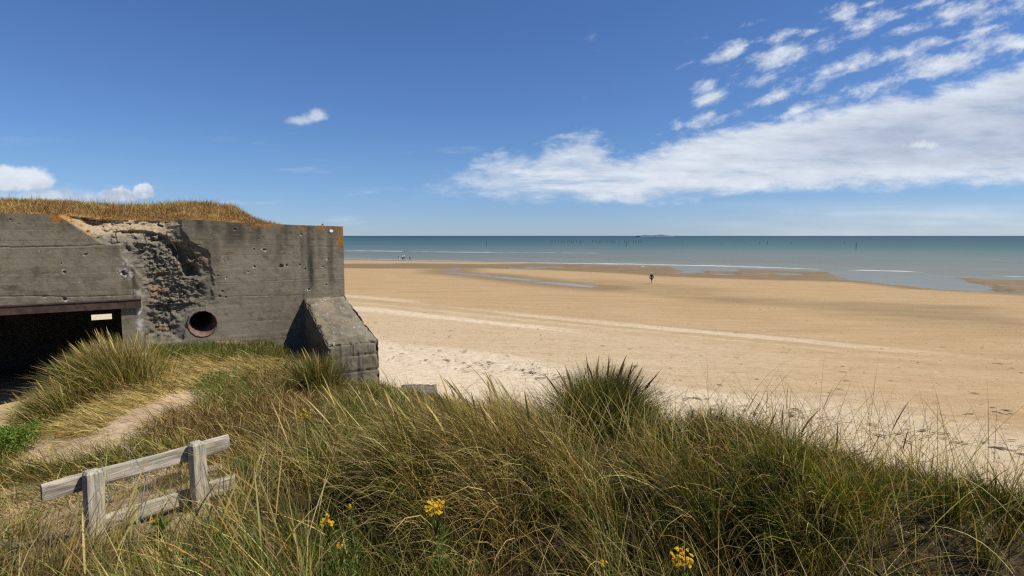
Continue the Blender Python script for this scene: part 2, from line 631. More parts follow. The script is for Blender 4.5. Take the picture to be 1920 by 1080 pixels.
def build_beach():
    H = EYE + 0.4
    # perspective-friendly spacing: rows get wider with distance
    rows = np.concatenate([np.linspace(2.2, 0.75, 60, endpoint=False), np.linspace(0.75, 0.028, 620)])
    Yr = np.concatenate([[-60, -30, -12, 0], H / rows])
    cols = np.concatenate([np.linspace(-6, -1.35, 40, endpoint=False), np.linspace(-1.35, 1.35, 560), np.linspace(1.36, 6, 40)])
    Yg = np.repeat(Yr[:, None], len(cols), 1)
    Xg = cols[None, :] * (np.maximum(np.abs(Yg), 12.0))
    z, a, b, s = beach_base(Xg, Yg)
    wx = Xg + 5 * (fbm(Xg / 14, Yg / 14, 3, 4) - 0.5)
    wy = Yg + 7 * (fbm(Xg / 14, Yg / 14, 9, 4) - 0.5)
    z = z + 0.10 * (fbm(a / 22, b / 7, 5, 4) - 0.5) * sstep(s, 1.05, 0.5)
    z = z + 0.06 * (fbm(a / 2.5, b / 1.6, 15, 4) - 0.5) * sstep(b, 60, 25)
    fp = vnoise(Xg / .33, Yg / .33, 19)
    z = z - 0.035 * sstep(fp, .74, .9) * sstep(fbm(a / 9, b / 2.2, 23, 3), .46, .6) * sstep(b, 60, 45)
    z = np.where(s < 0.985, np.maximum(z, SEA_Z + 0.03), z)
    wet = np.zeros_like(z)
    for poly, wv in WETS:
        wv = min(1.0, wv * 1.25)
        sd = sdpoly(wx, wy, poly)
        wet = np.maximum(wet, wv * sstep(sd, -3.0, 3.0))
    wet = np.maximum(wet, sstep(s, 0.955, 0.985) * 0.8)
    wet = wet * (0.85 + 0.3 * fbm(a / 9, b / 3, 31, 4))
    for poly in POOLS:
        sd = sdpoly(Xg + 2 * (fbm(Xg / 5, Yg / 5, 41, 3) - .5), Yg + 3 * (fbm(Xg / 5, Yg / 5, 43, 3) - .5), poly)
        z = np.where(sd > -1.5, np.minimum(z, SEA_Z + 0.05 - 0.18 * sstep(sd, -1.5, 1.5)), z)
        wet = np.maximum(wet, sstep(sd, -8, -1) * 0.85)
    ds = polydist(Xg + 3 * (fbm(Xg / 8, Yg / 8, 51, 3) - .5), Yg, STREAM, closed=False)
    film = sstep(ds, 2.6, 1.2) * sstep(fbm(a / 7, b / 2.5, 77, 3), .36, .44)
    film = np.maximum(film, 0.40 * sstep(wet, .55, .8) * sstep(fbm(a / 14, b / 1.6, 79, 4), .56, .62) * sstep(s, .70, .85))
    wet = np.clip(np.maximum(wet * 1.25, sstep(ds, 10, 3) * 0.8), 0, 1)
    # pale shell sand near the dune foot and in streaks running along the shore
    nz = fbm(a / 26, b / 2.6, 61, 5)
    near = sstep(b + 4 * (fbm(a / 12, b / 5, 71, 3) - .5) * 2, 27.5, 23.5)
    left = sstep(a, 6, -12)
    streaks = sstep(nz, 0.5, 0.66) * sstep(b, 52, 38) * (0.35 + 0.65 * left)
    st2 = sstep(fbm(a / 40, b / 0.9, 66, 3), 0.5, 0.68) * sstep(b, 50, 38) * sstep(b, 22, 28) * (0.10 + 0.38 * left)
    pale = np.clip(np.maximum(near * (0.55 + 0.45 * left), np.maximum(streaks, st2)), 0, 1)
    pale = np.maximum(pale, 0.42 * sstep(b, 45, 34) * left)
    V = np.stack([Xg, Yg, z], -1).reshape(-1, 3)
    F = grid_faces(*Xg.shape)
    m, t, o = mat_new('beach_sand')
    P = pos(t)
    wt = attr(t, 'wet')
    pl = attr(t, 'pale')
    rot = t.mapping(P, rot=(0, 0, R(34.8)), scale=(0.35, 1.6, 1))
    n1 = t.noise(rot, 0.35, 6, 0.6)
    n2 = t.noise(rot, 2.2, 6, 0.65)
    n3 = t.noise(P, 14.0, 4, 0.7)
    n4 = t.noise(P, 3.0, 5, 0.6)
    dry = t.mix(t.ss(n1, 0.3, 0.7), (0.360, 0.240, 0.116), (0.416, 0.288, 0.148))
    dry = t.mix(t.mul(t.ss(n2, 0.52, 0.72), 0.35), dry, (0.512, 0.380, 0.224))
    dry = t.mix(t.mul(t.ss(n2, 0.48, 0.3), 0.4), dry, (0.308, 0.204, 0.100))
    pale_c = t.mix(t.ss(n4, 0.3, 0.7), (0.480, 0.376, 0.248), (0.624, 0.512, 0.360))
    c = t.mix(t.mul(pl, t.ss(t.add(n2, t.mul(pl, 0.3)), 0.4, 0.62)), dry, pale_c)
    c = t.mix(t.ss(n3, 0.30, 0.42, 0.35, 0.0), c, (0.240, 0.168, 0.096))
    c = t.mix(t.ss(n3, 0.60, 0.72, 0.0, 0.6), c, (0.672, 0.592, 0.464))
    wetc = t.mix(t.ss(n1, 0.35, 0.65), (0.180, 0.124, 0.062), (0.232, 0.160, 0.080))
    c = t.mix(t.m('MULTIPLY', wt, 1.0, clamp=True), c, wetc)
    rip = t.noise(t.mapping(P, rot=(0, 0, R(28)), scale=(0.6, 3.2, 1)), 3.0, 4, 0.6)
    bump = t.add(t.add(t.mul(n4, 1.0), t.mul(n3, 0.35)), t.mul(rip, 0.8))
    fm = attr(t, 'film')
    pr = principled(t, o, c, t.mix(fm, t.ss(wt, 0.4, 1.0, 0.95, 0.6), 0.12) if False else t.sub(t.ss(wt, 0.4, 1.0, 0.95, 0.75), t.mul(fm, 0.6)), t.ss(fm, 0.0, 1.0, 0.12, 0.8), bump=t.mul(bump, t.sub(1.0, fm)), bstr=0.55, bdist=0.05)
    ob = mesh_np('beach_sand', V, F, m, smooth=True, attrs={'wet': wet.ravel(), 'pale': pale.ravel(), 'film': film.ravel()})
    tag(ob, 'wide golden tidal beach with wet brown flats and pale shelly streaks', 'beach', kind='structure')
    return ob


build_beach()


def beach_z(x, y):
    return float(beach_base(np.array(x), np.array(y))[0])


def on_beach(px, py):
    z = 0.0
    for _ in range(12):
        p = on_z(px, py, z)
        z = 0.5 * z + 0.5 * max(beach_z(p[0], p[1]), SEA_Z)
    p = on_z(px, py, z)
    return np.array([p[0], p[1], z])


def build_sea():
    H = EYE - SEA_Z
    Yr = np.concatenate([H / np.linspace(0.12, 0.0012, 420), [9000, 14000, 25000, 45000, 80000]])
    cols = np.concatenate([np.linspace(-5, -1.2, 20, endpoint=False), np.linspace(-1.2, 1.2, 260), np.linspace(1.25, 5, 20)])
    Yg = np.repeat(Yr[:, None], len(cols), 1)
    Xg = cols[None, :] * Yg
    z, a, b, s = beach_base(Xg, Yg)
    aa = np.clip(a, -400, 400)
    shore = np.interp(aa, [-400, -159, -110, -62, -20, 16, 60, 120, 400], [60, 131, 146, 152, 149, 141, 137, 135, 120])
    off = b - shore
    # real swell
    amp = 0.05 * sstep(off, 4, 60)
    zz = SEA_Z + amp * (np.sin(b / 5.5 + 3 * fbm(a / 40, b / 40, 3, 3)) + 1.2 * (fbm(a / 9, b / 3, 6, 3) - .5)) * sstep(Yg, 1500, 500)
    zz = np.where(off < 3, SEA_Z, zz)
    V = np.stack([Xg, Yg, zz], -1).reshape(-1, 3)
    m, t, o = mat_new('sea_water')
    P = pos(t)
    of = attr(t, 'off')
    rot = t.mapping(P, rot=(0, 0, R(34.8)), scale=(0.22, 1.0, 1))
    n1 = t.noise(rot, 0.05, 5, 0.6)
    n2 = t.noise(rot, 0.6, 5, 0.65)
    n0 = t.noise(t.mapping(P, rot=(0, 0, R(10)), scale=(0.12, 1, 1)), 0.006, 5, 0.6)
    lg = t.m('LOGARITHM', t.mx(t.add(of, t.mul(t.sub(n1, 0.5), 60.0)), 2.0), 10.0)
    c = t.ramp(t.div(lg, 4.0), [(0.10, (0.215, 0.190, 0.140)), (0.40, (0.180, 0.170, 0.125)), (0.52, (0.145, 0.165, 0.130)), (0.61, (0.075, 0.135, 0.125)),
                                (0.70, (0.038, 0.098, 0.112)), (0.80, (0.022, 0.070, 0.095)), (0.95, (0.017, 0.050, 0.080))])
    c = t.mix(t.ss(n0, 0.3, 0.7, 0.25, 0.0), c, (0.017, 0.053, 0.092))
    c = t.mix(t.ss(n2, 0.35, 0.65, 0.16, 0.0), c, (0.025, 0.046, 0.059))
    dif = t.new('ShaderNodeBsdfDiffuse')
    t.link(c, dif.inputs[0])
    gl = t.new('ShaderNodeBsdfGlossy')
    gl.inputs['Color'].default_value = (0.90, 0.93, 0.86, 1)
    t.link(t.ss(of, 2.0, 50.0, 0.06, 0.25), gl.inputs['Roughness'])
    bp = t.new('ShaderNodeBump')
    t.link(t.ss(of, 0.0, 60.0, 0.08, 0.5), bp.inputs['Strength'])
    bp.inputs['Distance'].default_value = 0.25
    t.link(n2, bp.inputs['Height'])
    t.link(bp.outputs[0], gl.inputs['Normal'])
    mx = t.new('ShaderNodeMixShader')
    t.link(t.ss(of, 0.0, 12.0, 0.30, t.ss(of, 60.0, 400.0, 0.24, 0.16)), mx.inputs[0])
    t.link(dif.outputs[0], mx.inputs[1])
    t.link(gl.outputs[0], mx.inputs[2])
    t.link(mx.outputs[0], o.inputs[0])
    ob = mesh_np('sea', V, grid_faces(*Xg.shape), m, smooth=True, attrs={'off': off.ravel()})
    tag(ob, 'calm sea, grey in the shallows and teal blue towards the horizon', 'sea', kind='structure')


build_sea()


def build_surf():
    """breaking wavelets: low rounded ridges of foam lying along the waterline"""
    lines = [  # (pixels, half width m, height m)
        ([(905, 491.5), (960, 492), (1040, 493), (1100, 494), (1170, 495.5)], 0.9, 0.10),
        ([(1118, 493.5), (1180, 494.5), (1260, 496.5), (1330, 498), (1420, 500.5), (1500, 503), (1545, 505.5)], 1.0, 0.16),
        ([(1590, 505.5), (1640, 506.5), (1700, 508.3), (1731, 509.8)], 0.9, 0.26),
        ([(1862, 516.5), (1890, 517.3), (1950, 519)], 0.5, 0.16),
        ([(1300, 497), (1340, 497.6), (1380, 498.5)], 0.5, 0.12),
        ([(640, 470), (700, 470.3), (760, 471)], 1.6, 0.30),
        ([(760, 471.5), (860, 472.5), (940, 473), (1010, 473.5), (1130, 474.6)], 1.0, 0.12),
        ([(640, 484.5), (720, 486.5), (800, 488), (905, 490.3)], 0.5, 0.05),
        ([(1740, 516.0), (1800, 519), (1880, 524)], 0.4, 0.05),
    ]
    V, F = [], []
    for pts, hw, hh in lines:
        W = np.array([on_z(px, py, SEA_Z + hh * 0.5) for px, py in pts])
        seg = np.concatenate([[0], np.cumsum(np.hypot(np.diff(W[:, 0]), np.diff(W[:, 1])))])
        n = int(seg[-1] / 0.8) + 2
        ss_ = np.linspace(0, seg[-1], n)
        xs = np.interp(ss_, seg, W[:, 0])
        ys = np.interp(ss_, seg, W[:, 1])
        ys = ys + 1.2 * (fbm(ss_ / 9, ss_ * 0, 4, 3) - .5)
        h = .7 * hh * (0.3 + 1.1 * fbm(ss_ / 4.0, ss_ * 0 + 3, 8, 4)) * sstep(ss_, 0, 4) * sstep(ss_[-1] - ss_, 0, 4)
        h = np.maximum(h, 0.015)
        base = len(V)
        for i in range(n):
            for dy, k in ((-hw, -0.3), (-hw * .5, .7), (0, 1), (hw * .7, .4), (hw, -0.3)):
                V.append((xs[i], ys[i] + dy * .6 * (.6 + .8 * h[i] / hh), SEA_Z + k * h[i] + (0 if k > 0 else -0.1)))
        for i in range(n - 1):
            for k in range(4):
                a = base + i * 5 + k
                F.append((a, a + 1, a + 6, a + 5))
    m = simple('foam', (0.58, 0.60, 0.60), 0.8, 0.12, 3.0)
    ob = mesh_np('sea_foam', np.array(V), np.array(F), m, smooth=True)
    tag(ob, 'thin white lines of surf breaking along the waterline', 'surf', kind='stuff')


build_surf()


# ------------------------------------------------------------------ dune ground (thin-plate surface through measured points)
def _cp():
    P = [(0, 0, 6.0), (-3, 0, 6.0), (3, 0, 5.95), (0, -4, 6.2), (-7, -4, 6.1), (7, -4, 5.8), (0, -12, 6.6), (-16, -12, 6.6), (16, -12, 6.0),
         (-2.67, 3.75, 5.66), (-2.32, 4.4, 5.58), (-1.3, 2.2, 5.95), (0, 2.2, 5.98), (1.5, 2.2, 5.95),
         (-0.5, 3.6, 5.80), (0.8, 3.8, 5.76), (0.0, 5.8, 5.56), (-1.2, 5.6, 5.55),
         (0.85, 5.4, 5.78), (1.9, 5.1, 5.75), (2.5, 4.7, 5.74), (3.0, 4.2, 5.72), (3.4, 3.7, 5.70), (5.5, 1.8, 5.62), (9, -1, 5.4), (16, -5, 5.0),
         (-0.6, 7.2, 5.15), (0.8, 6.9, 5.05), (2.3, 6.4, 4.9), (3.8, 5.3, 4.8), (5.2, 4.2, 4.7), (8, 2.2, 4.5), (14, -1, 4.0),
         (0.4, 9.5, 3.9), (2.2, 9.2, 3.4), (4.6, 8.2, 3.0), (7.5, 6.6, 2.6), (12, 4.5, 2.3), (20, 1, 2.0),
         (1.5, 13, 1.9), (4, 12.2, 1.35), (8, 10.8, 0.9), (13, 9, 0.6), (22, 6, 0.2),
         (-2.0, 8.8, 4.95), (-2.1, 6.5, 5.28), (-1.4, 10.6, 4.4), (-1.2, 13.3, 3.6), (-1.6, 16, 2.6), (-0.5, 18, 1.3), (2, 17, 0.6), (-3.5, 15.4, 3.2), (-5, 18.5, 2.2), (-8, 24, 1.3), (-3, 22, 1.0),
         (-12, 22, 2.6), (-16, 26, 1.5), (-10, 30, .5), (-20, 34, 0.0), (-24, 20, 2.5), (6, 18, 0.0), (12, 14, -.3), (0, 24, 0.0), (-2, 30, -.5), (10, 24, -1.5), (24, 14, -1.0)]
    for px, py, Y, dz in [(400, 645, 12.1, 0), (330, 660, 11.6, 0), (480, 645, 12.8, 0), (540, 672, 12.4, 0), (500, 705, 10.0, -.1), (300, 705, 9.3, -.1), (230, 705, 9.0, -.15),
                          (200, 740, 8.4, -.1), (120, 790, 7.8, -.05), (0, 772, 10.3, -.22), (55, 775, 10.1, -.22), (25, 800, 9.0, -.08), (0, 850, 7.4, 0), (60, 900, 5.8, 0), (250, 785, 7.0, -.05),
                          (0, 960, 4.7, -.1), (410, 835, 5.9, -.2), (560, 820, 5.6, -.2), (590, 720, 10.3, -.1), (420, 760, 7.6, -.1), (560, 880, 4.0, -.3), (230, 660, 10.9, -.1), (130, 740, 9.6, 0)]:
        p = at(px, py, Y)
        P.append((p[0], p[1], p[2] + dz))
    P += [(-10, 9, 4.2), (-13, 6.5, 4.6), (-9, 5, 4.95), (-7, 2, 5.6), (-14, 0, 5.8), (-20, 8, 5.0), (-20, -6, 6.2), (-15, 10, 4.6)]
    return np.array(P, float)


_C = _cp()


def _tps_fit(C, lam=0.02):
    n = len(C)
    d2 = (C[:, None, 0] - C[None, :, 0]) ** 2 + (C[:, None, 1] - C[None, :, 1]) ** 2
    K = 0.5 * d2 * np.log(d2 + 1e-9)
    A = np.zeros((n + 3, n + 3))
    A[:n, :n] = K + lam * np.eye(n)
    A[:n, n] = 1
    A[:n, n + 1:] = C[:, :2]
    A[n, :n] = 1
    A[n + 1:, :n] = C[:, :2].T
    return np.linalg.solve(A, np.concatenate([C[:, 2], np.zeros(3)]))


_W = _tps_fit(_C)


def dune_smooth(x, y):
    x = np.asarray(x, float)
    y = np.asarray(y, float)
    s = _W[len(_C)] + _W[len(_C) + 1] * x + _W[len(_C) + 2] * y
    for i, c in enumerate(_C):
        d2 = (x - c[0]) ** 2 + (y - c[1]) ** 2
        s = s + _W[i] * 0.5 * d2 * np.log(d2 + 1e-9)
    return s


def dune_z(x, y):
    z = dune_smooth(x, y)
    xx_, yy_ = np.asarray(x, float), np.asarray(y, float)
    ycr = 4.05 - .32 * np.clip(xx_, 0, 9) + .25 * (fbm(xx_ / 1.1, xx_ * 0 + 2, 7, 2) - .5)
    z = z - 0.55 * sstep(ycr - yy_, 0.0, .8) * sstep(xx_ / np.maximum(yy_, 1.0), -.46, -.26) * sstep(yy_, -6, -2) + 0.12 * np.exp(-(((xx_ + .2) / 1.1) ** 2 + ((yy_ - 4.3) / .6) ** 2))
    return z + 0.12 * (fbm(np.asarray(x) / 0.9, np.asarray(y) / 0.9, 21, 3) - 0.5) + 0.03 * (fbm(np.asarray(x) / 0.12, np.asarray(y) / 0.12, 22, 3) - 0.5)


def build_dune():
    xs = np.concatenate([np.arange(-24, -12, 0.3), np.arange(-12, 8, 0.055), np.arange(8, 24, 0.3)])
    ys = np.concatenate([np.arange(-12, 0, 0.3), np.arange(0, 15, 0.055), np.arange(15, 34, 0.3)])
    Xg, Yg = np.meshgrid(xs, ys)
    Z = dune_z(Xg, Yg)
    V = np.stack([Xg, Yg, Z], -1).reshape(-1, 3)
    F = grid_faces(*Xg.shape)
    # keep only what stands above the beach, and not under the bunker's footprint interior
    bz = beach_base(Xg, Yg)[0].ravel()
    keep = (V[F][:, :, 2].max(1) > bz[F].min(1) - 0.3)
    F = F[keep]
    m, t, o = mat_new('dune_sand')
    P = pos(t)
    n1 = t.noise(P, 1.1, 5, 0.6)
    n2 = t.noise(P, 9.0, 6, 0.7)
    st = t.noise(t.mapping(P, rot=(0, 0, R(-40)), scale=(1, 7, 1)), 6.0, 5, 0.65)
    c = t.mix(t.ss(n1, 0.3, 0.7), (0.44, 0.315, 0.185), (0.54, 0.40, 0.25))
    c = t.mix(t.ss(st, 0.5, 0.7, 0.0, 0.55), c, (0.216, 0.144, 0.077))
    c = t.mix(t.ss(n2, 0.55, 0.75, 0.0, 0.4), c, (0.558, 0.432, 0.288))
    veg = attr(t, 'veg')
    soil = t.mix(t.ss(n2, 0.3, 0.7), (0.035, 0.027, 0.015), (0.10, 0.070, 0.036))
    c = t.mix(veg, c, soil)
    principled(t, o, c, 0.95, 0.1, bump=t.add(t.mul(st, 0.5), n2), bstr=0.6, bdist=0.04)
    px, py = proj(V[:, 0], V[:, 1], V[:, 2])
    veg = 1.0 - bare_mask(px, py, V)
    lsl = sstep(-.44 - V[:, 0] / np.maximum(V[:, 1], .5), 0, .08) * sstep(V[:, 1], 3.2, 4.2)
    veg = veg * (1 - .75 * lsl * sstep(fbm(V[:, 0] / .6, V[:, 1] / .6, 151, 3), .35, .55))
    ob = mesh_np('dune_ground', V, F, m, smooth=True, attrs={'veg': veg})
    tag(ob, 'sandy dune ground sloping down from the viewpoint to the bunker and the beach', 'dune', kind='structure')


# zones measured on the photograph (pixels of the point where the ground is)
Z_BARE1 = [(-60, 766), (60, 768), (105, 808), (185, 806), (235, 765), (330, 730), (440, 714), (425, 765), (320, 805), (260, 850), (180, 880), (80, 895), (-60, 915)]
Z_BARE2 = [(-60, 905), (80, 882), (170, 864), (245, 837), (340, 846), (310, 888), (220, 925), (80, 965), (-60, 985)]
Z_STRAW = [(150, 700), (250, 675), (330, 672), (540, 668), (565, 700), (470, 722), (330, 738), (240, 772), (190, 815), (105, 815), (55, 800), (90, 740)]
Z_BROWN = [(245, 835), (300, 785), (400, 752), (430, 718), (560, 695), (640, 780), (600, 880), (400, 870), (330, 848)]
Z_GREEN = [(360, 735), (395, 702), (470, 700), (505, 735), (450, 775), (370, 770)]
Z_FOOT = [(285, 655), (540, 645), (545, 672), (290, 678)]


def bare_mask(px, py, V):
    n = fbm(V[:, 0] / 0.5, V[:, 1] / 0.5, 88, 3)
    qx = px + 40 * (n - .5)
    qy = py + 25 * (fbm(V[:, 0] / 0.5, V[:, 1] / 0.5, 89, 3) - .5)
    infr = (V[:, 1] > 3.0) & (V[:, 1] < 11.5) & (V[:, 0] < 0)
    d = np.maximum(sdpoly(qx, qy, Z_BARE1), sdpoly(qx, qy, Z_BARE2) - 4)
    # the doorway hollow and the path beyond the left edge of the photo are bare too
    hollow = sstep(-(V[:, 0] + 6.9), 0, 1.0) * sstep(V[:, 1], 4.5, 6.5)
    return np.maximum(np.where(infr, sstep(d, -10, 6), 0), hollow)


build_dune()

# ------------------------------------------------------------------ bunker
WA = np.array([0.835, 0.5502])       # along the front wall, away from the viewer
WN = np.array([0.5502, -0.835])      # out of the front wall
C0 = np.array([-4.0, 13.95])         # far (right) corner of the front wall


def wall_pt(t, z, d=0.0):
    """t metres left of the corner, height z, d metres proud of the wall"""
    p = C0 - WA * t + WN * d
    return np.array([p[0], p[1], z])


def wall_tz(px, py, d=0.0):
    """photo pixel -> (t, z) on the wall plane"""
    r = ray(px, py)
    o = C0 + WN * d
    # solve r_xy * k . n = o . n
    k = (o @ WN) / (r[:2] @ WN)
    p = r * k
    t = -(p[:2] - o) @ WA
    return t, EYE + p[2]


def wt(px, py): return wall_tz(px, py)


M_CONC = None


def concrete_mat():
    m, t, o = mat_new('bunker_concrete')
    P = objc(t)
    rg = attr(t, 'rough')        # 1 where the face is broken open
    li = attr(t, 'lichen')
    stn = attr(t, 'stain')
    n1 = t.noise(P, 0.9, 5, 0.6)
    n2 = t.noise(P, 7.0, 6, 0.65)
    n3 = t.noise(P, 34.0, 5, 0.7)
    run = t.noise(t.mapping(P, scale=(1.0, 1.0, 0.10)), 3.2, 5, 0.6)
    c = t.mix(t.ss(n1, 0.3, 0.7), (0.143, 0.120, 0.079), (0.221, 0.189, 0.130))
    c = t.mix(t.ss(n2, 0.35, 0.7, 0.0, 0.6), c, (0.246, 0.213, 0.152))
    c = t.mix(t.ss(n2, 0.45, 0.28, 0.0, 0.6), c, (0.078, 0.067, 0.045))
    c = t.mix(t.ss(n3, 0.62, 0.74, 0.0, 0.35), c, (0.271, 0.246, 0.197))
    c = t.mix(t.ss(n3, 0.40, 0.28, 0.0, 0.5), c, (0.057, 0.049, 0.037))
    c = t.mix(t.mul(stn, t.ss(run, 0.36, 0.60, 0.25, 1.0)), c, (0.039, 0.035, 0.028))
    n5 = t.noise(t.mapping(P, scale=(1.0, 1.0, 1.8)), 2.6, 5, 0.65)
    c = t.mix(t.ss(n5, 0.56, 0.70, 0.0, 0.45), c, (0.246, 0.221, 0.164))
    c = t.mix(t.ss(n5, 0.44, 0.32, 0.0, 0.5), c, (0.070, 0.059, 0.037))
    br = t.mix(t.ss(n2, 0.35, 0.65), (0.119, 0.102, 0.072), (0.209, 0.184, 0.135))
    br = t.mix(t.ss(n3, 0.50, 0.66, 0.0, 0.45), br, (0.098, 0.082, 0.061))
    br = t.mix(t.ss(n3, 0.40, 0.30, 0.0, 0.5), br, (0.312, 0.279, 0.221))
    br = t.mix(t.ss(t.noise(P, 2.3, 3, 0.5), 0.62, 0.72, 0.0, 0.6), br, (0.295, 0.156, 0.082))
    c = t.mix(rg, c, br)
    tan = attr(t, 'tan')
    c = t.mix(t.mul(tan, 0.85), c, t.mix(t.ss(n3, 0.35, 0.6), (0.246, 0.180, 0.107), (0.459, 0.353, 0.221)))
    wh = attr(t, 'white')
    c = t.mix(wh, c, (0.508, 0.492, 0.451))
    c = t.mix(t.mul(li, t.ss(n2, 0.40, 0.55)), c, t.mix(t.ss(n3, 0.3, 0.7), (0.246, 0.107, 0.016), (0.394, 0.164, 0.025)))
    principled(t, o, c, 0.92, 0.15, bump=t.add(t.mul(n3, 0.6), n2), bstr=0.5, bdist=0.02)
    return m


M_CONC = concrete_mat()

bunker = empty('bunker', (0, 0, 0))
tag(bunker, 'weathered grey concrete wartime bunker with shell damage standing at the dune edge', 'bunker')
TOPS = [wt(642, 424.5), wt(560, 422), wt(505, 419.5), wt(430, 417), (wt(400, 414)), wt(345, 411), wt(330, 413), wt(215, 411), wt(110, 403), wt(60, 401), wt(0, 400)]
TOPS_T = np.array([p[0] for p in TOPS])
TOPS_Z = np.array([p[1] for p in TOPS])
TL = 12.5            # how far the wall runs to the left
DEPTH = 7.0
T_JAMB, _ = wt(229, 620)
Z_LINT = 0.5 * (wt(10, 590)[1] + wt(250, 575)[1])
Z_BASE = 3.0
T_DOOR_L = T_JAMB + 4.2
VENT = wall_tz(380, 607)
VENT_R = 0.285
print('jamb', T_JAMB, 'lintel', Z_LINT, wt(0, 597), wt(265, 581), 'vent', VENT, 'tops', TOPS_Z)


def top_z(t):
    z = np.interp(t, TOPS_T, TOPS_Z)
    return z


def seglines(pxs):
    return [wt(*p) for p in pxs]


DMG = [wt(*p) for p in [(205, 430), (235, 413), (340, 413), (345, 430), (352, 452), (385, 470), (402, 505), (400, 545), (392, 570), (372, 585), (352, 602), (340, 640), (300, 645), (262, 640),
                        (258, 600), (268, 560), (262, 520), (240, 500), (225, 470)]]
DEEP = [wt(*p) for p in [(318, 462), (335, 458), (352, 490), (372, 500), (380, 520), (352, 522), (335, 495)]]
NOTCH = [wt(*p) for p in [(108, 395), (112, 405), (150, 430), (190, 456), (215, 458), (300, 455), (318, 448), (340, 420), (345, 395)]]
DARKCAV = [wt(*p) for p in [(222, 432), (250, 430), (300, 436), (316, 448), (290, 455), (232, 450)]]
PITS = [(496, 468, .05, .05), (476, 467, .03, .03), (527, 499, .06, .08), (538, 498, .035, .04), (562, 497, .03, .04), (477, 500, .035, .05), (465, 509, .03, .03), (605, 500, .03, .04),
        (612, 534, .03, .04), (579, 543, .035, .04), (518, 526, .03, .03), (417, 546, .04, .05), (412, 555, .04, .05), (423, 558, .045, .05), (425, 521, .03, .04), (408, 517, .03, .03),
        (121, 510, .05, .05), (115, 494, .025, .03), (120, 561, .055, .06), (82, 556, .03, .04), (160, 477, .04, .03), (485, 448, .02, .02), (572, 504, .035, .04), (440, 430, .03, .03),
        (232, 512, .08, .07), (565, 440, .03, .03), (615, 486, .03, .02), (420, 488, .03, .03), (35, 420, .02, .02), (20, 412, .03, .02)]
PITS = [(*wt(a, b), c * .8, d * .7) for a, b, c, d in PITS]
LINES = [  # casting joints: pixels, depth, half width (m)
    ([(0, 464), (167, 461), (250, 455), (345, 455), (375, 460)], .03, .012), ([(0, 556), (80, 555), (130, 557), (200, 555), (245, 553)], .03, .013),
    ([(400, 532), (470, 529), (569, 524), (640, 520)], .012, .010), ([(380, 557.5), (480, 555), (569, 553.5)], .018, .010), ([(410, 608), (480, 602), (552, 599), (568, 598)], .012, .009),
    ([(430, 636), (530, 630)], .010, .01), ([(450, 455), (520, 461), (575, 462), (640, 463)], .010, .008), ([(400, 478), (520, 478), (640, 480)], .006, .006), ([(430, 583), (530, 577)], .006, .006),
    ([(0, 430), (105, 432)], .008, .007), ([(0, 520), (200, 522)], .006, .006), ([(345, 455), (385, 500), (405, 520)], .04, .02), ([(640, 437), (400, 440)], .004, .006)]


